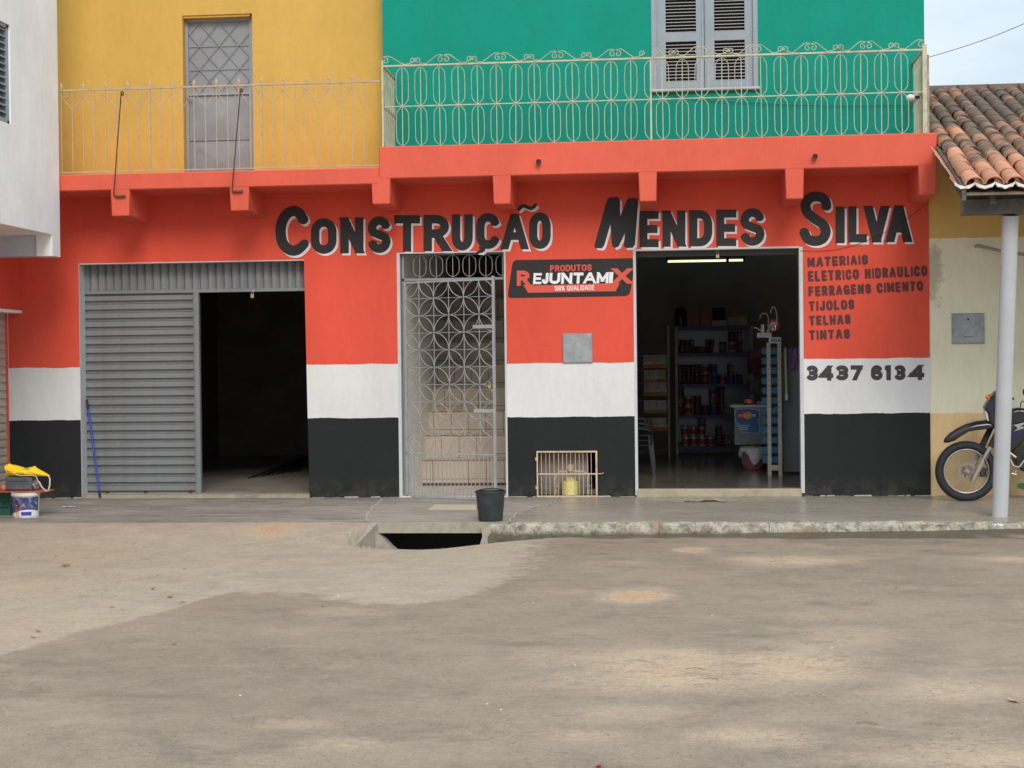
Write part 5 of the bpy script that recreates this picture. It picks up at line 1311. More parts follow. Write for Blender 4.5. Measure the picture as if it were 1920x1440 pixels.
n_big = t.noise(.55, 5, .6, P, .4); n_mid = t.noise(3.2, 6, .68, P, .3); n_fine = t.noise(24, 5, .7, P); n_gr = t.noise(140, 3, .7, P)
streak = t.noise(2.1, 7, .72, t.pos((.8, 1.15, 1)), .5)
c = t.mix(t.rng(n_mid, .35, .68, 0, 1), (.240, .190, .142), (.312, .252, .186))
c = t.mix(t.rng(n_big, .42, .62, 0, .75), c, (.34, .266, .195))
c = t.mix(t.rng(streak, .52, .68, 0, .7), c, (.19, .157, .122))
c = t.mix(t.rng(t.noise(6.5, 4, .6, t.pos((.8, 1.2, 1)), .6), .66, .74, 0, .4), c, (.17, .15, .125))
c = t.mix(t.rng(t.noise(.9, 7, .78, t.pos((.8, 1.3, 1)), .6), .53, .66, 0, .75), c, (.38, .298, .218))
cl = t.mix(t.rng(n_mid, .35, .65, 0, 1), (.365, .298, .222), (.46, .382, .29)); cl = t.mix(t.rng(streak, .5, .7, 0, .55), cl, (.34, .28, .21)); cl = t.mix(t.rng(n_big, .5, .65, 0, .4), cl, (.42, .35, .25))
con = t.rng(t.math('ADD', sp.outputs[0], t.math('MULTIPLY', t.math('SUBTRACT', t.noise(4.5, 8, .78, P), .5), 1.5)), .36, .64, 0, 1)
c = t.mix(con, c, cl)
brk = t.math('MULTIPLY', sp.outputs[1], t.rng(t.math('ADD', n_fine, t.math('MULTIPLY', t.math('SUBTRACT', t.noise(4.5, 6, .75, t.pos((.8, 1.3, 1))), .5), 1.3)), .22, .52, .2, 1.15))
c = t.mix(brk, c, t.mix(t.rng(sp.outputs[1], .9, 1.15, 0, 1), (.49, .365, .25), (.50, .325, .185)))
c = t.mix(t.math('MULTIPLY', sp.outputs[2], .92), c, (.10, .082, .062))
pock = t.math('MULTIPLY', t.rng(t.noise(46, 3, .75, P), .625, .66, 0, 1), t.rng(t.noise(2.0, 4, .6, P), .45, .62, 0, 1))
pock = t.math('MULTIPLY', pock, t.math('SUBTRACT', 1.0, t.math('MULTIPLY', sp.outputs[0], .75)))
c = t.mix(t.math('MULTIPLY', pock, .55), c, (.10, .09, .08))
c = t.mix(t.rng(t.noise(60, 2, .5, P), .70, .73, 0, .5), c, (.55, .5, .42))
vn = t.n('ShaderNodeTexVoronoi', feature='DISTANCE_TO_EDGE'); vn.inputs['Scale'].default_value = .55
dv = t.n('ShaderNodeVectorMath', operation='ADD'); wn = t.n('ShaderNodeTexNoise'); wn.inputs['Scale'].default_value = 1.5; wn.inputs['Detail'].default_value = 5; t.l(P, wn.inputs['Vector']); t.l(P, dv.inputs[0]); t.l(wn.outputs['Color'], dv.inputs[1]); t.l(dv.outputs[0], vn.inputs['Vector'])
crack = t.math('MULTIPLY', t.rng(vn.outputs[0], 0, .006, 1, 0), t.rng(n_big, .45, .6, 0, 1))
c = t.mix(t.math('MULTIPLY', crack, .35), c, (.14, .12, .10))
c = t.mix(1, c, t.math('MULTIPLY', t.rng(n_gr, .25, .75, .70, 1.30), t.rng(n_fine, .3, .7, .88, 1.12)), 'MULTIPLY')
t.l(c, t.b.inputs['Base Color']); t.l(t.rng(sp.outputs[2], 0, 1, .85, .35), t.b.inputs['Roughness']); t.b.inputs['Specular IOR Level'].default_value = .3
t.bump(t.math('ADD', t.math('ADD', t.math('MULTIPLY', n_fine, .7), t.math('MULTIPLY', n_gr, .5)), t.math('MULTIPLY', pock, -.5)), .008, 1)
me.materials.append(t.m); road = bpy.data.objects.new('road', me); col.objects.link(road); props(road, kind='structure')
MB().box(-250, 250, .3, 400, -.6, -.25).build('ground', mat('far_ground', (.3, .27, .2), .9), None, kind='structure')

# pavement slabs
def pavemat(name, base, hi, dk, ro, amt):
    t = NT(name); P = t.pos(); a = t.noise(1.3, 6, .62, t.pos((.6, 1.6, 1)), .5); b = t.noise(6, 6, .7, t.pos((.5, 1.5, 1)), .3); f = t.noise(110, 3, .6, P)
    c = t.mix(t.rng(a, .38, .62, 0, 1), base, hi); c = t.mix(t.rng(b, .48, .66, 0, amt), c, dk)
    c = t.mix(t.rng(t.noise(3.3, 5, .6, P), .60, .70, 0, .5), c, hi)
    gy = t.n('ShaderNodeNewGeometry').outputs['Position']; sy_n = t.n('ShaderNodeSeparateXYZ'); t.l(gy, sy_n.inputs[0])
    edge = t.math('MULTIPLY', t.rng(sy_n.outputs[1], -.30, -.02, 0, 1), t.rng(t.noise(3.5, 5, .7, P), .35, .6, .15, 1)); c = t.mix(t.math('MULTIPLY', edge, .55), c, (.12, .10, .08))  # darker band at the wall foot: grime plus a painted contact shadow
    c = t.mix(1, c, t.rng(f, .3, .7, .90, 1.10), 'MULTIPLY'); t.l(c, t.b.inputs['Base Color']); t.l(t.rng(b, .4, .65, ro, ro+.2), t.b.inputs['Roughness'])
    t.bump(t.math('ADD', b, t.math('MULTIPLY', f, .15)), .003); return t.m
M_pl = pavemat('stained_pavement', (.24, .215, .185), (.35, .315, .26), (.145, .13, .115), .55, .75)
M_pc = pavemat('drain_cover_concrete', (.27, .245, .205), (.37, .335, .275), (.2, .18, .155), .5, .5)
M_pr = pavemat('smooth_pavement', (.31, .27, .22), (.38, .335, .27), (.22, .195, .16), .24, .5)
lcr = [(720, 931), (712, 942), (700, 949), (692, 958), (689, 968), (687, 976), (680, 985)]
rcr = [(1052, 932), (1040, 941), (1026, 948), (1002, 952), (976, 960), (962, 970), (950, 984)]
def gp_(px, py):
    p = G(px, py); return Vector((p.x, max(min(p.y, .0), YE), 0))
def slab(name, left, right, m, thick):
    Lp = [Vector((p.x, p.y, KE*p.y)) for p in left]; Rp = [Vector((p.x, p.y, KE*p.y)) for p in right]
    n = len(Lp); V = []; F = []
    for a, c in zip(Lp, Rp): V += [a, c]
    for a, c in zip(Lp, Rp): V += [a-Vector((0, 0, thick)), c-Vector((0, 0, thick))]
    for i in range(n-1):
        F += [(2*i, 2*i+2, 2*i+3, 2*i+1), (2*n+2*i, 2*n+2*i+1, 2*n+2*i+3, 2*n+2*i+2), (2*i, 2*n+2*i, 2*n+2*i+2, 2*i+2), (2*i+1, 2*i+3, 2*n+2*i+3, 2*n+2*i+1)]
    F += [(0, 1, 2*n+1, 2*n), (2*n-2, 4*n-2, 4*n-1, 2*n-1)]
    return MB().add(V, F).build(name, m, None, kind='structure')
lc = [gp_(*q) for q in lcr]; rc_ = [gp_(*q) for q in rcr]
for P_ in (lc, rc_): P_[0].y = .16; P_[-1].y = YE
yl = [p.y for p in lc]; yr_ = [p.y for p in rc_]
g_ = .006
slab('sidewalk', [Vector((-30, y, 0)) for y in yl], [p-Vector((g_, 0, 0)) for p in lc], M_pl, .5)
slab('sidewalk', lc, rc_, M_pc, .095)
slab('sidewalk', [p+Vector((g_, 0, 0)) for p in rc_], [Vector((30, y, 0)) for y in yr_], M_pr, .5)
# mortar lines along the joints
M_jt = mat('pale_mortar_line', (.40, .36, .30), .8, var=.25, vs=12)
def ribbon(P, w, name, lift=.003):
    S_ = []
    for i in range(len(P)-1):
        for q in range(4):
            p = P[i].lerp(P[i+1], q/4); S_.append(p+Vector((random.uniform(-.02, .02), 0, 0)))
    S_.append(P[-1]); V = []; F = []
    for i, p in enumerate(S_):
        ww = w*random.uniform(.4, 1.3); z = KE*p.y+lift
        V += [(p.x-ww, p.y, z), (p.x+ww, p.y, z)]
    for i in range(len(S_)-1): F.append((2*i, 2*i+2, 2*i+3, 2*i+1))
    return MB().add(V, F).build(name, M_jt, None, kind='structure')
ribbon(lc, .018, 'sidewalk_joint'); ribbon(rc_, .012, 'sidewalk_joint')
ribbon([gp_(1727, 931), gp_(1737, 940), gp_(1750, 950), gp_(1762, 960), gp_(1768, 972)], .006, 'sidewalk_joint')
ribbon([gp_(500, 972), gp_(440, 976), gp_(400, 984)], .008, 'sidewalk_joint')
# crumbling mortar along the foot of the walls
m = MB(); rr_ = random.Random(3)
for (xa_, xb_) in ((XL, D1a), (D1c, D2a), (D2b, D3a), (D3b, 6.5)):
    x = xa_+.02
    while x < xb_-.04:
        w = rr_.uniform(.05, .25); w = min(w, xb_-x); h = rr_.uniform(.004, .016); d_ = rr_.uniform(.008, .03)
        m.add([(x, -d_, .02*-d_+.001), (x+w, -d_*.6, .001), (x+w*.9, -.001, h), (x+.01, -.001, h*.8)], [(0, 1, 2, 3)]); x += w*rr_.uniform(1.0, 1.8)
m.build('wall_foot_mortar', M_jt, shop)
# culvert
M_cul = mat('culvert_concrete', (.36, .32, .26), .85, var=.15, vs=4, bump=.003, dirt=(.2, .18, .12), dsc=4)
drain = empty('street_drain', ((XC0+XC1)/2, YE, ZE), 'open street drain under the concrete slab in front of the gate', 'drain')
MB().box(XC0-.02, XC1+.03, YE-.035, YE-.001, W(800, 999.5, YE-.03).z, ZE+.001).build('slab_edge', M_cul, drain)
m = MB(); m.box(XC0-.3, XC1+.3, YE+1.6, YE+1.65, -1.2, ZE-.1).box(XC0-.3, XC1+.3, YE-.05, YE+1.6, -1.25, -.62); m.box(XC0-.35, XC0-.3, YE-.0, YE+1.6, -1.2, ZE-.1).box(XC1+.3, XC1+.35, YE, YE+1.6, -1.2, ZE-.1)
m.build('drain_pit', M_void, drain)
rr_ = random.Random(21)
M_rub = mat('drain_rubble', (.24, .21, .17), .9, var=.35, vs=8, bump=.004)
for k in range(16):
    x = rr_.uniform(XC0+.15, XC1-.05); y = YE+rr_.uniform(-.10, .35); s_ = rr_.uniform(.02, .06)
    m = MB().sphere((x, y, -.60+s_*.6+(.1 if y < YE else 0)), s_, 7, 5, (1.2, 1, .7)); m.v = [(a+rr_.uniform(-.3, .3)*s_, b2+rr_.uniform(-.3, .3)*s_, c2+rr_.uniform(-.2, .2)*s_) for a, b2, c2 in m.v]
    m.build('rubble_stone', M_rub, drain)
# broken chunk of concrete where the slab meets the first kerb stone
q = [W(x, y, KY+.02) for x, y in ((902, 985), (918, 984), (922, 1003), (921, 1026), (899, 1026), (905, 1005))]
ck = MB().prism([(p.x, p.z) for p in q][::-1], KY-.005, YE+.05); ck.build('broken_chunk', M_cul, drain)
A = Vector((XC0-.03, YE-.02, ZE)); B_ = Vector((wingB.x, wingB.y, -.262))
tv = Vector((.07, .02, 0)); m = MB()
V = [A, B_, B_+Vector((0, 0, -.2)), A+Vector((0, 0, -.6)), A+tv, B_+tv*.4, B_+tv+Vector((0, 0, -.2)), A+tv+Vector((0, 0, -.6))]
m.add(V, [(0, 1, 2, 3), (7, 6, 5, 4), (4, 5, 1, 0), (1, 5, 6, 2)]); m.build('wing_wall', M_cul, drain)
q = [W(x, y, KY+.05) for x, y in ((699, 988), (708, 1001), (721, 1013), (732, 1026), (742, 1034), (690, 1034))]
m = MB().prism([(p.x, p.z) for p in q][::-1], KY+.04, YE+.1); m.build('cheek_block', M_cul, drain)
# kerb stones
kerb = empty('kerb', (1, YE, ZE), kind='structure')
t = NT('worn_kerb'); P = t.pos(); a = t.noise(11, 6, .72, P, .4); b_ = t.noise(45, 4, .7, P); g2 = t.n('ShaderNodeNewGeometry').outputs['Position']; sx = t.n('ShaderNodeSeparateXYZ'); t.l(g2, sx.inputs[0])
c = t.mix(t.rng(a, .36, .6, 0, 1), (.17, .145, .11), (.50, .455, .365)); c = t.mix(t.rng(b_, .56, .66, 0, .8), c, (.10, .09, .075))
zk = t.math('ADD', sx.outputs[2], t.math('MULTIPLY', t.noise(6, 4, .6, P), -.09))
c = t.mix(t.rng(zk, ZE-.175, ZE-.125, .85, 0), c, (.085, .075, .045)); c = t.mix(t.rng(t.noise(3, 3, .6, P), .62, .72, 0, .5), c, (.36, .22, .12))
t.l(c, t.b.inputs['Base Color']); t.b.inputs['Roughness'].default_value = .9; t.bump(t.math('ADD', a, t.math('MULTIPLY', b_, .5)), .02, .9)
M_kerb = t.m
jn = [914, 959, 1036, 1111.5, 1174, 1236, 1303, 1366, 1441, 1520, 1606, 1690, 1768, 1850, 1935, 2020, 2105, 2190, 2280]
for i in range(len(jn)-1):
    x0, x1 = gx(jn[i])+.0015, gx(jn[i+1])-.0015; zb_ = min(interp(zgt, x0), interp(zgt, x1))-.08; n = max(6, int((x1-x0)/.035)); V = []; F = []
    ring = [(0, 0), (-.05, .004), (-.105, -.004), (-.132, -.03), (-.142, -.08), (-.148, -.13), (-.15, -.20), (-.15, zb_-ZE), (0, zb_-ZE)]
    drop = -.012 if i == 0 else random.uniform(-.006, .004)
    for k in range(n+1):
        x = x0+(x1-x0)*k/n; endf = min(k, n-k); inset = random.uniform(.004, .012) if endf == 0 else 0
        for (dy, dz) in ring:
            nn_ = mnoise.noise(Vector((x*7, dy*9, dz*9)))*.014+mnoise.noise(Vector((x*19, dy*20+3, dz*20)))*.007
            V.append((x+random.uniform(-.002, .002), YE+dy*(1+ (0 if dy == 0 else nn_*4))+(inset if dy < -.01 else 0), ZE+dz+drop+nn_*(0 if dz < -.1 else 1)-(inset*.6 if dz > -.1 else 0)))
    R_ = len(ring)
    for k in range(n):
        for j in range(R_-1): F.append((k*R_+j, k*R_+j+1, (k+1)*R_+j+1, (k+1)*R_+j))
    F += [tuple(range(R_-1, -1, -1)), tuple(n*R_+j for j in range(R_))]
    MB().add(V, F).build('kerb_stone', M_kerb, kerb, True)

# ---- small things lying about
def ground_z(x, y): return KE*y if y > YE else road_z(x, y)
def onroad(px, py):
    p = G(px, py, 0, -.19)
    for _ in range(5): p = G(px, py, 0, ground_z(p.x, p.y))
    return p
M_leaf = mat('dry_leaf', (.30, .13, .05), .8, var=.3, vs=30); M_leaf2 = mat('yellow_leaf', (.55, .38, .08), .8, var=.2, vs=30)
def leaf(px, py, s, m, label, grp):
    p = onroad(px, py); V = [(-.5, 0, .10), (-.25, -.22, .03), (.1, -.25, .0), (.5, 0, .16), (.1, .25, .14), (-.25, .2, .12), (0, 0, .04)]
    a = random.uniform(0, 6); ca, sa = math.cos(a), math.sin(a)
    MB().add([(p.x+s*(x*ca-y*sa), p.y+s*(x*sa+y*ca), p.z+.004+s*z) for x, y, z in V], [(0, 1, 6), (1, 2, 6), (2, 3, 6), (3, 4, 6), (4, 5, 6), (5, 0, 6)]).build('fallen_leaf', m, None, origin=p, label=label, cat='leaf', group=grp)
for px, py, s in ((124, 1062, .11), (160, 1071, .04), (287, 1105, .07), (319, 1121, .07), (342, 1130, .07), (296, 1080, .04), (346, 1068, .05), (72, 1185, .07), (210, 1140, .06), (327, 1209, .04), (105, 1045, .04), (62, 1196, .06), (36, 1046, .04), (605, 1138, .04)):
    leaf(px, py, s, M_leaf, 'small dry brown leaf lying on the left half of the road', 'brown leaves on the left half of the road')
for px, py, s in ((1680, 1103, .05), (1636, 1128, .03), (1574, 1125, .03), (1128, 1027, .04), (1117, 1062, .04)):
    leaf(px, py, s, M_leaf, 'small dry brown leaf lying on the right half of the road', 'brown leaves on the right half of the road')
leaf(1220, 1097, .035, M_leaf2, 'small yellow leaf beside the orange sand patch', None); leaf(1899, 1316, .09, M_leaf2, 'curled yellowish leaf near the right edge of the road', None)
leaf(1123, 1438, .06, mat('red_scrap', (.6, .06, .03), .6), 'bright red scrap at the bottom edge of the road', None)
leaf(830, 1030, .05, M_leaf, 'brown leaf at the lip of the street drain', None)
for i, (px, py, L_) in enumerate(((1304, 1256, .12), (1333, 1275, .08), (1625, 1358, .10), (1352, 1026, .10))):
    p = onroad(px, py); MB().tube([p+Vector((-L_/2, .0, .006)), p+Vector((0, .01, .012)), p+Vector((L_/2, -.006, .005))], .0021, 5).build('twig', M_leaf, None, origin=p, label='thin dark twig on the %s' % ['sand patch, the upper of two', 'sand patch, the lower of two', 'grey road toward the lower right', 'pale strip in front of the kerb'][i], cat='twig')
def paper(px, py, w, d, label, h=.012, m=None):
    p = onroad(px, py); n = 5; V = []; F = []
    for j in range(n):
        for i in range(n):
            u, v = i/(n-1)-.5, j/(n-1)-.5; V.append((p.x+u*w+random.uniform(-.1, .1)*w, p.y+v*d+random.uniform(-.1, .1)*d, p.z+.003+h*abs(math.sin(i*1.9+j*1.1))))
    for j in range(n-1):
        for i in range(n-1): F.append((j*n+i, j*n+i+1, (j+1)*n+i+1, (j+1)*n+i))
    return MB().add(V, F).build('paper_scrap', m or Ms, None, origin=p, label=label, cat='paper scrap')
paper(130, 951, .14, .08, 'flat white paper scrap on the pavement left of the roller door', .008)
paper(178, 957, .04, .03, 'tiny white paper scrap on the pavement in front of the blue pole', .006)
paper(1873, 989, .11, .07, 'white paper scrap in the gutter by the steel post', .03)
paper(1765, 989, .10, .06, 'dark crumpled scrap in the gutter left of the steel post', .03, mat('crumpled_foil', (.25, .27, .30), .4, .4, var=.5, vs=40))
for px, py in ((1486, 1110), (1335, 1154), (939, 1331), (913, 1320), (635, 1118), (718, 1102), (515, 1050), (1000, 1130), (450, 1304), (1560, 1000+215), (1078, 1247)):
    p = onroad(px, py); MB().add([(p.x+a, p.y+b_2, p.z+c_) for a, b_2, c_ in ((-.007, 0, 0), (.006, -.006, 0), (.007, .006, 0), (-.002, .007, 0), (.0, .001, .004))], [(0, 1, 4), (1, 2, 4), (2, 3, 4), (3, 0, 4)]).build('white_chip', Ms, None, origin=p, label='tiny white chip lying on the road', cat='chip', group='white chips on the road')
# grit
gr = MB(); rg = random.Random(11)
for _ in range(5200):
    x = rg.uniform(-9, 5); y = rg.uniform(-13.5, YE-.4); z = ground_z(x, y); s = rg.uniform(.002, .0055)
    gr.add([(x-s, y-s*.6, z), (x+s, y-s*.5, z), (x, y+s, z), (x+s*.2, y, z+s*.9)], [(0, 1, 3), (1, 2, 3), (2, 0, 3)])
gr.build('road_grit', mat('grit', (.22, .18, .14), .9, var=.5, vs=9, obj=False), None, kind='stuff')
# cover tile in the pavement, cardboard scrap
pts = [G(*q) for q in ((803, 955.3), (893, 955.3), (893, 947), (815, 946.6))]
MB().add([p+Vector((0, 0, .006)) for p in pts]+[p for p in pts], [(0, 1, 2, 3), (0, 4, 5, 1), (1, 5, 6, 2), (2, 6, 7, 3), (3, 7, 4, 0)]).build('cover_plate', mat('cover_tile_beige', (.55, .46, .34), .5, var=.05, dirt=(.4, .33, .25), dsc=8, damt=.3), None, origin=pts[0], label='flat beige tile set in the pavement in front of the gate', cat='cover')
V = []; F = []; P0, P1 = G(1283, 941), G(1362, 942); n = 14
for j in range(3):
    for i in range(n+1):
        u = i/n; hgt = .006+.05*math.exp(-((u-.62)/.12)**2)+.03*math.exp(-((u-.80)/.05)**2)*(j/2); 
        p = P0.lerp(P1, u); V.append((p.x+(.0 if j < 2 else .03), p.y+j*.13*(1-.25*u)+random.uniform(-.01, .01), p.z+hgt+random.uniform(0, .006)))
for j in range(2):
    for i in range(n): F.append((j*(n+1)+i, j*(n+1)+i+1, (j+1)*(n+1)+i+1, (j+1)*(n+1)+i))
so_ = MB().add(V, F).build('cardboard_scrap', mat('grey_cardboard', (.34, .31, .265), .85, var=.2, vs=9), None, True, origin=P0, label='buckled grey cardboard strip lying at the shop step', cat='cardboard')
# black bucket
bp_ = G(920, 976); r0, r1 = 23.2/2958*(16.9), 28.6/2958*16.9; hb2 = .325
m = MB(); m.lathe([(.0, 0), (r0*.97, 0), (r0, .008), (r1*.965, hb2-.03), (r1*.985, hb2-.028), (r1, hb2-.01), (r1, hb2), (r1*.965, hb2), (r1*.95, hb2-.03), (r0*.95, .015), (0, .012)], bp_, 40, cap=False)
bk = m.build('bucket', mat('bucket_black', (.030, .036, .040), .42, var=.12, vs=9, bump=.0006, dirt=(.09, .10, .10), dsc=9, damt=.25), None, True, origin=bp_, label='black rubber bucket standing on the pavement edge above the drain', cat='bucket')
m = MB(); P = []
for i in range(17):
    a = math.pi*i/16; P.append((bp_.x+(r1+.006)*math.cos(a), bp_.y+(r1*.9)*math.sin(a)*.95, bp_.z+hb2-.02+.035*math.sin(a)))
m.tube(P, .006, 6).build('handle', M_rubber, bk, True)
MB().box(bp_.x-.003+.01, bp_.x+.014, bp_.y-r1+.017, bp_.y-r1+.025, bp_.z+.19, bp_.z+.205).build('speck', M_wplast, bk)
# blue pole
a, c = W(187.5, 932, -.05), W(163, 749.5, T-.02); d = (c-a)
bpole = MB().tube([a+d*.055, a+d*.9], .0125, 10).build('broom_pole', mat('blue_pole', (.035, .055, .40), .35, var=.12, vs=9, bump=0), None, True, origin=a, label='blue broom pole leaning against the roller door', cat='pole')
MB().tube([a, a+d*.056], .016, 10).build('pole_end', M_rubber, bpole, True); MB().tube([a+d*.9, c], .014, 10).build('pole_end', M_rubber, bpole, True)
# paint pail
pp = G(49, 969.5); rp0, rp1, hp = .142, .157, .285
M_pail = mat('white_pail', (.66, .65, .62), .4, var=.08, vs=9, dirt=(.3, .2, .2), dsc=14, damt=.4)
pail = MB().lathe([(0, 0), (rp0, 0), (rp0+.002, .01), (rp1-.003, hp-.035), (rp1+.006, hp-.034), (rp1+.006, hp), (rp1-.01, hp+.002), (0, hp-.002)], pp, 40).build('paint_pail', M_pail, None, True, origin=pp, label='large white paint pail with a dark blue paint splashed label', cat='pail')
def cyl_patch(name, pts, lift, m, parent, n=12):
    """pts: (angle in degrees from the street side, height) outline wrapped on the pail"""
    v, f = union([[(x*10, y*1000) for x, y in pts]] if not isinstance(pts[0][0], tuple) else [[(x*10, y*1000) for x, y in q] for q in pts]); out_ = []
    for x, y in v:
        a = R(x/10); h = y/1000; r = rp0+(rp1-rp0)*h/hp+lift; out_.append((pp.x+r*math.sin(a), pp.y-r*math.cos(a), pp.z+h))
    return MB().add(out_, f).build(name, m, parent)
def rectp(a0, a1, h0, h1, step=8):
    out_ = []; k = a0
    while k < a1: out_.append([(k, h0), (min(k+step, a1), h0), (min(k+step, a1), h1), (k, h1)]); k += step
    return out_
lab = cyl_patch('pail_label', rectp(-72, 84, .055, .24), .002, mat('label_blue', (.035, .06, .16), .4, var=.5, vs=16, bump=0, dirt=(.45, .42, .42), dsc=22, damt=.8), pail)
sw = []
for k in range(12):
    a0 = -60+12*k; f_ = lambda a: .03+.045*max(0, 1-((a-30)/75)**2)
    sw.append([(a0, .018), (a0+12, .018), (a0+12, f_(a0+12)+.02), (a0, f_(a0)+.02)])
cyl_patch('label_swoosh', sw, .004, mat('label_white', (.7, .7, .68), .4, bump=0), pail)
cyl_patch('label_box', rectp(2, 46, .030, .072), .006, mat('label_box_blue', (.05, .06, .32), .4, bump=0), pail)
cyl_patch('paint_drip', [[(-20, .02), (-17, .02), (-17, .12), (-20, .13)], [(-10, .005), (-8, .005), (-8, .07), (-10, .07)], [(-28, .07), (-10, .07), (-12, .10), (-22, .125)], [(-2, .12), (2, .12), (1, .2), (-1, .22)]], .008, mat('red_paint_drip', (.5, .07, .05), .4, bump=0), pail)
# green crate
gp0 = G(19, 966); M_gc = mat('green_crate_plastic', (.02, .12, .095), .45, var=.15, vs=8)
cx0_, cx1_, cy0, cy1, cz = gp0.x-.40, gp0.x, gp0.y+.0, gp0.y+.30, gp0.z
cr = MB().box(cx0_, cx1_, cy0, cy1, cz, cz+.015); 
for x in (cx0_, cx1_-.03):
    for y in (cy0, cy1-.03): cr.box(x, x+.03, y, y+.03, cz+.015, cz+.27)
cro = cr.build('green_crate', M_gc, None, origin=(cx0_, cy0, cz), label='dark green slatted plastic crate behind the paint pail', cat='crate')
for z0, z1 in ((.015, .085), (.095, .17), (.18, .25), (.255, .27)):
    for (xa_, xb_, ya_, yb_) in ((cx0_+.03, cx1_-.03, cy0+.004, cy0+.014), (cx0_+.03, cx1_-.03, cy1-.014, cy1-.004)): MB().box(xa_, xb_, ya_, yb_, cz+z0, cz+z1).build('slat', M_gc, cro)
    for xx in (cx0_+.004, cx1_-.014): MB().box(xx, xx+.01, cy0+.03, cy1-.03, cz+z0, cz+z1).build('slat', M_gc, cro)
MB().box(cx1_-.15, cx1_-.12, cy0-.002, cy0+.003, cz+.11, cz+.155).build('label_tag', M_wplast, cro)
# orange board, toolbox, rag and yellow bag on top
yb0 = pp.y-.05; zt7 = pp.z+hp+.004
ob = MB().bbox(W(-60, 919, yb0).x, W(84, 919, yb0).x, yb0-.02, yb0+.28, zt7, zt7+.014, .003).build('orange_board', mat('orange_board', (.42, .10, .05), .6, var=.2, vs=9), None, origin=(pp.x, yb0, zt7), label='thin orange-red board lying across the pail and crate', cat='board')
z8 = zt7+.0155; TBH = W(40, 893.3, yb0+.08).z-z8-.002
tb = MB().bbox(W(9, 905, yb0).x, W(58, 905, yb0).x, yb0, yb0+.2, z8, z8+TBH, .02).build('tool_box', mat('slate_plastic', (.075, .085, .095), .5, var=.12, vs=6, dirt=(.2, .19, .18), dsc=12, damt=.3), None, origin=(W(9, 905, yb0).x, yb0, z8), label='slate grey tool box on the orange board above the pail', cat='tool box')
MB().box(W(9, 905, yb0).x+.03, W(58, 905, yb0).x-.03, yb0-.004, yb0-.001, z8+TBH-.05, z8+TBH-.045).build('lid_seam', M_dark, tb)
rg2 = MB(); rs = random.Random(4); c = W(65.5, 908, yb0+.06)
rgm = MB().sphere((c.x, yb0+.08, z8+.06), .058, 14, 10, (.75, .8, 1.05))
rgm.v = [(x+rs.uniform(-.006, .006), y+rs.uniform(-.006, .006), z+rs.uniform(-.006, .006)) for x, y, z in rgm.v]
rgm.build('paint_rag', mat('splashed_rag', (.13, .10, .10), .8, var=.5, vs=30, dirt=(.6, .55, .52), dsc=26, damt=.9), None, True, origin=(c.x, yb0+.08, z8), label='crumpled paint splashed rag beside the tool box', cat='rag')
c = W(7.5, 912, yb0+.03); MB().sphere((c.x, yb0+.02, z8+.035), .034, 12, 8, (1, 1, 1.1)).build('orange_pot', mat('orange_pot', (.62, .14, .06), .5), None, True, origin=(c.x, yb0+.02, z8), label='small round orange pot left of the tool box', cat='pot')
# yellow bag: slack open cone, its mouth to the left
zq = lambda py: W(40, py, yb0+.08).z
xq = lambda px: W(px, 885, yb0+.08).x
zb9 = z8+TBH+.002
secs = [(15, 871, 890, .075), (20, 869.5, 893, .085), (27, 872, 894, .09), (34, 875, 893.8, .09), (42, 876.5, 893.6, .088), (50, 877.5, 893.5, .085), (58, 875.5, 893.5, .08), (64, 875, 893.7, .075), (72, 881, 894, .065), (80, 885.5, 894.3, .05), (87, 889.5, 894.6, .035), (91.5, 892.5, 894.8, .018)]
V = []; F = []; n = 18
for i, (px, t0, t1, hw) in enumerate(secs):
    zt_a, zb_a = zq(t0), max(zq(t1), zb9)
    for k in range(n):
        a = 2*math.pi*k/n; fold = 1+.07*math.sin(3*a+i*1.3)+.07*math.sin(5*a-i*1.7)+random.uniform(-.07, .07)*(1 if i else 0)
        V.append((xq(px)+.01*math.sin(2*a), yb0+.09+hw*math.cos(a)*fold, (zt_a+zb_a)/2+(zt_a-zb_a)/2*math.sin(a)*(fold if math.sin(a) > 0 else 1)))
for i in range(len(secs)-1):
    for k in range(n): l = (k+1) % n; F.append((i*n+k, i*n+l, (i+1)*n+l, (i+1)*n+k))
for k in range(n): V.append((V[k][0]+.05, (V[k][1]-yb0-.09)*.7+yb0+.09, V[k][2]*.7+(V[0][2]+V[n//2][2])*.15))
F += [(len(secs)*n+k, len(secs)*n+(k+1) % n, (k+1) % n, k) for k in range(n)]+[tuple(len(secs)*n+k for k in range(n))]
F.append(tuple((len(secs)-1)*n+k for k in range(n)))
M_yb = mat('yellow_fabric', (.86, .56, .015), .6, var=.08, vs=10)
yb_ = MB().add(V, F).build('yellow_bag', M_yb, None, True, origin=(xq(50), yb0+.09, zb9), label='bright yellow fabric bag with white cord on top of the tool box', cat='bag')
MB().tube([V[k] for k in range(n)], .007, 6, closed=True).build('hem', M_yb, yb_, True)
cd_ = [W(x, y, yb0-.0) for x, y in ((30, 890), (38, 892), (50, 891.5), (62, 891), (68, 894), (72, 903), (78, 914), (86, 921.5), (90, 920), (92.5, 910), (92.8, 898), (90, 891.5))]
S_ = []
for i in range(len(cd_)-1):
    for q in range(4): S_.append(cd_[i].lerp(cd_[i+1], q/4))
MB().tube(cd_, .0045, 6).tube([p+Vector((.012, -.008, .003)) for p in cd_[5:-1]]+[cd_[-1]], .0045, 6).build('cord', mat('white_cord', (.62, .56, .50), .7), yb_, True)
MB().add([W(x, y, yb0-.002) for x, y in ((44, 876.5), (56, 877), (55, 878.8), (46, 878.6))], [(0, 3, 2, 1)]).build('green_print', mat('green_print', (.1, .4, .08), .6, bump=0), yb_)

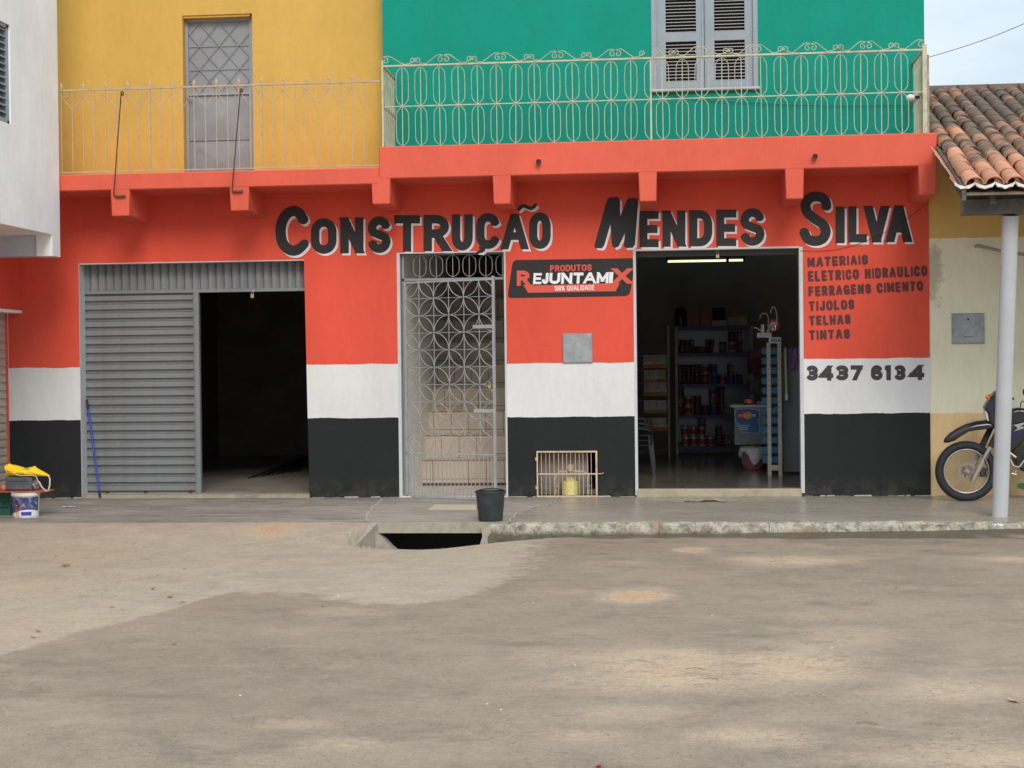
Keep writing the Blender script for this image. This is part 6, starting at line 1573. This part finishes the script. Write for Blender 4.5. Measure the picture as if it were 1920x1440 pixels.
# ================================================================== MOTORCYCLE
YB = -.62
def m_(px, py, dy=0): return W(px, py, YB+dy)
hub = m_(1811.5, 883.5); root = (hub.x, YB, KE*YB)
mc = empty('motorcycle', root, 'black and blue off-road motorcycle parked behind the steel post', 'motorcycle')
M_mb = mat('gloss_black_plastic', (.016, .015, .017), .22, var=.05, bump=0, spec=.6); M_mblue = mat('deep_blue_plastic', (.02, .017, .075), .3, bump=0)
M_alloy = mat('fork_alloy', (.36, .32, .28), .4, .5, var=.08); M_rim = mat('rim_alloy', (.48, .47, .44), .35, .7)
RW_ = hub.z-KE*YB+.002
def wheel(hx):
    w = MB()
    P = [(hx+(RW_-.047)*math.cos(a), YB, hub.z+(RW_-.047)*math.sin(a)) for a in [2*math.pi*k/56 for k in range(56)]]
    w.tube(P, .047, 12, closed=True); ty = w.build('wheel', M_rubber, mc, True)
    kn = MB()
    for k in range(72):
        a = 2*math.pi*k/72
        for dy in (-.028, 0, .028):
            r = RW_-.004-abs(dy)*.22; a2 = a+(.5 if dy == 0 else 0)*2*math.pi/72
            c = Vector((hx+r*math.cos(a2), YB+dy, hub.z+r*math.sin(a2))); u = Vector((-math.sin(a2), 0, math.cos(a2)))*.009; v = Vector((0, .009, 0)); w2 = Vector((math.cos(a2), 0, math.sin(a2)))*.007
            kn.add([c-u-v, c+u-v, c+u+v, c-u+v, c-u-v+w2, c+u-v+w2, c+u+v+w2, c-u+v+w2], [(4, 5, 6, 7), (0, 1, 5, 4), (1, 2, 6, 5), (2, 3, 7, 6), (3, 0, 4, 7)])
    kn.build('tread', M_rubber, ty, kind='stuff')
    rm = MB(); rr2 = RW_-.098
    for dy in (-.022, .022): rm.tube([(hx+rr2*math.cos(a), YB+dy, hub.z+rr2*math.sin(a)) for a in [2*math.pi*k/48 for k in range(48)]], .0085, 6, closed=True)
    rm.lathe([(rr2-.004, -.022), (rr2-.014, 0), (rr2-.004, .022)], (hx, YB, hub.z), 48, 'Y', cap=False); rm.build('rim', M_rim, ty, True)
    spk = MB()
    for k in range(36):
        a = 2*math.pi*k/36; o_ = .5*(1 if k % 4 < 2 else -1); s_ = .022*(1 if k % 2 else -1)
        spk.tube([(hx+.035*math.cos(a+o_), YB+s_, hub.z+.035*math.sin(a+o_)), (hx+(rr2-.008)*math.cos(a), YB, hub.z+(rr2-.008)*math.sin(a))], .0016, 4)
    spk.build('spokes', M_steel, ty)
    MB().lathe([(.03, -.06), (.042, -.04), (.03, -.03), (.03, .03), (.042, .04), (.03, .06)], (hx, YB, hub.z), 16, 'Y').build('hub', M_alloy, ty, True)
    d_ = MB(); d_.lathe([(.112, -.058), (.112, -.054), (.078, -.054), (.078, -.058), (.112, -.058)], (hx, YB, hub.z), 32, 'Y', cap=False)
    for k in range(6):
        a = 2*math.pi*k/6; d_.tube([(hx+.03*math.cos(a), YB-.056, hub.z+.03*math.sin(a)), (hx+.08*math.cos(a+.25), YB-.056, hub.z+.08*math.sin(a+.25))], .006, 4)
    d_.build('brake_disc', mat('disc_steel', (.30, .27, .23), .4, .7), ty)
    return ty
wheel(hub.x); wheel(hub.x+1.37)
def tapered(pts, r, name, mt): return MB().tube(pts, r, 14).build(name, mt, mc, True)
tapered([m_(1823, 905, -.10), m_(1829, 892, -.10), m_(1852, 848, -.10), m_(1857, 838, -.10)], [.026, .030, .029, .029], 'fork_leg', M_alloy)
tapered([m_(1857, 838, -.10), m_(1886, 778, -.10)], .034, 'fork_boot', M_rubber)
tapered([m_(1822, 881, .10), m_(1838, 843, .10)], .029, 'fork_leg', M_alloy)
tapered([m_(1838, 843, .10), m_(1869, 778, .10)], .034, 'fork_boot', M_rubber)
MB().tube([(hub.x, YB-.12, hub.z), (hub.x, YB+.12, hub.z)], .012, 8).build('axle', M_steel, mc)
MB().bbox(*(lambda p: (p.x-.03, p.x+.045))(m_(1840, 886)), YB-.09, YB-.05, hub.z-.06, hub.z+.04, .012).build('brake_caliper', mat('caliper_dark', (.06, .06, .06), .4, .5), mc)
MB().tube([m_(1858, 845, -.13), m_(1846, 862, -.13), m_(1852, 880, -.12), m_(1844, 893, -.10)], .006, 6).build('brake_hose', M_rubber, mc, True)
# fender as a curved trough
top = [(1769, 829), (1771, 822), (1780, 812), (1795, 802), (1812, 794), (1830, 789), (1848, 787), (1864, 789), (1876, 794)]
bot = [(1770, 830), (1776, 830), (1788, 826), (1800, 817), (1814, 809), (1830, 806), (1848, 804), (1862, 803), (1876, 804)]
V = []; F = []
for i, (a, c) in enumerate(zip(top, bot)):
    hw = (.03, .055, .068, .075, .078, .078, .075, .07, .065)[i]
    pa_, pc = m_(*a), m_(*c)
    for dy, k in ((-hw, 1), (-hw*.9, .45), (-hw*.55, .12), (0, 0), (hw*.55, .12), (hw*.9, .45), (hw, 1)):
        V.append((pa_.x+(pc.x-pa_.x)*k, YB+dy, pa_.z+(pc.z-pa_.z)*k))
for i in range(8):
    for k in range(6): F.append((i*7+k, i*7+k+1, (i+1)*7+k+1, (i+1)*7+k))
fo_ = MB().add(V, F).build('front_fender', M_mb, mc, True); sol = fo_.modifiers.new('thick', 'SOLIDIFY'); sol.thickness = .006; sol.offset = 1
def body(name, pts, hw, mt, dy=0, bev=.02):
    q = [(lambda p: (p.x, p.z))(m_(x, y)) for x, y in pts]
    if area([(a, b2) for a, b2 in q]) < 0: q = q[::-1]
    o = MB().prism(q, YB-hw+dy, YB+hw+dy).build(name, mt, mc, True); bv = o.modifiers.new('bevel', 'BEVEL'); bv.width = bev; bv.segments = 3; bv.limit_method = 'ANGLE'; return o
body('headlamp_cowl', [(1844, 764), (1848, 756), (1858, 742), (1867, 731), (1873, 734), (1873, 806), (1862, 800), (1853, 792), (1850, 776)], .085, M_mb)
body('cowl_panel', [(1851, 770), (1861, 757), (1872, 750), (1872, 758), (1860, 768), (1853, 776)], .089, M_mblue, 0, .005)
body('headlamp', [(1844.5, 770), (1850, 773), (1853, 790), (1849, 788)], .065, mat('lamp_glass', (.60, .58, .60), .15, bump=0), 0, .006)
MB().tube([m_(1874, 742, -.06), m_(1852, 745.5, -.14)], .007, 6).build('indicator_stem', M_rubber, mc)
MB().sphere(m_(1852, 745, -.15), .026, 12, 8, (1.1, .9, .9)).build('indicator', mat('amber_lens', (.75, .16, .02), .25, bump=0), mc, True)
MB().tube([m_(1874, 742, .06), m_(1856, 744, .15)], .007, 6).sphere(m_(1855, 743, .16), .026, 12, 8).build('indicator', MATS['amber_lens'], mc, True)
MB().tube([m_(1900, 748, -.38), m_(1893, 744, -.28), m_(1890, 752, -.08), m_(1890, 752, .08), m_(1893, 744, .28), m_(1900, 748, .38)], .013, 8).build('handlebar', M_rubber, mc, True)
MB().tube([m_(1912, 772, -.2), m_(1914, 756, -.25), m_(1917, 752, -.25), m_(1921, 753, -.24)], .006, 6).sphere(m_(1921, 735, .28), .05, 12, 8, (.4, 1, .8)).build('mirror', M_rubber, mc, True)
body('fuel_tank', [(1884, 776), (1893, 768), (1906, 764), (1925, 766), (1950, 776), (1965, 790), (1950, 806), (1925, 812), (1900, 812), (1886, 800)], .10, M_mb, 0, .04)
body('tank_shroud', [(1880, 800), (1895, 794), (1930, 786), (1952, 790), (1940, 806), (1915, 826), (1898, 842), (1888, 848), (1880, 836)], .13, M_mb, 0, .02)
body('shroud_stripe', [(1886, 815), (1903, 806), (1925, 803), (1928, 808), (1908, 815), (1894, 824)], .133, M_mblue, 0, .004)
body('shroud_emblem', [(1896, 796), (1921, 792), (1908, 799), (1922, 800), (1896, 808), (1904, 802)], .1345, mat('emblem_grey', (.35, .34, .33), .4, bump=0), 0, .002)
body('engine', [(1893, 836), (1915, 826), (1945, 830), (1962, 850), (1958, 880), (1925, 886), (1905, 876)], .10, mat('engine_dark', (.05, .045, .04), .45, .5, var=.3, vs=20), 0, .02)
for k in range(6):
    a_, c_ = 1906+6*k*.0, 832+5*k; p, q = m_(1898+k, 836+5*k), m_(1936+k, 830+5*k); MB().box(p.x, q.x, YB-.115, YB+.115, p.z-.004, p.z+.004).build('cooling_fin', MATS['engine_dark'], mc)
MB().lathe([(.075, -.135), (.085, -.12), (.085, .0)], tuple(m_(1932, 866)), 20, 'Y').build('engine_cover', mat('bronze_cover', (.22, .18, .11), .4, .6), mc, True)
MB().tube([m_(1894, 862, -.16), m_(1900, 873, -.17), m_(1909, 876, -.18)], .011, 8).tube([m_(1903, 875, -.18), m_(1911, 876.5, -.2)], .017, 8).build('footpeg', M_alloy, mc, True)
MB().tube([m_(1893, 849, -.14), m_(1905, 858, -.15)], .016, 8).tube([m_(1903, 886, -.16), m_(1914, 872, -.15), m_(1930, 850, -.13)], .011, 8).tube([m_(1896, 888, -.17), m_(1906, 890, -.17)], .014, 8).build('shift_lever', M_alloy, mc, True)
body('seat', [(1945, 776), (1975, 782), (2030, 778), (2075, 768), (2080, 776), (2030, 792), (1970, 798), (1948, 796)], .09, M_rubber, 0, .03)
body('side_panel', [(1950, 800), (2000, 795), (2045, 792), (2020, 815), (1980, 830), (1955, 825)], .11, M_mblue, 0, .02)
body('rear_fender', [(2030, 792), (2080, 772), (2125, 762), (2128, 768), (2085, 786), (2040, 806)], .07, M_mb, 0, .015)
for s_ in (-1, 1): MB().tube([m_(1958, 866, .08*s_), (hub.x+1.37, YB+.08*s_, hub.z)], .02, 8).build('swing_arm', M_rubber, mc, True)
MB().tube([m_(1925, 840, .12), m_(1915, 878, .13), m_(1960, 895, .13), m_(2060, 850, .14)], .022, 10).build('exhaust', M_alloy, mc, True)
for a_, c_ in (((1886, 780), (1958, 866)), ((1890, 790), (1960, 800)), ((1960, 800), (1958, 866)), ((1895, 800), (1915, 880)), ((1915, 880), (1958, 880))): MB().tube([m_(*a_), m_(*c_)], .02, 8).build('frame_tube', M_rubber, mc, True)
MB().tube([m_(1950, 880, -.12), (m_(1962, 900).x, YB-.28, KE*(YB-.28)+.012)], .012, 8).build('side_stand', M_alloy, mc, True)
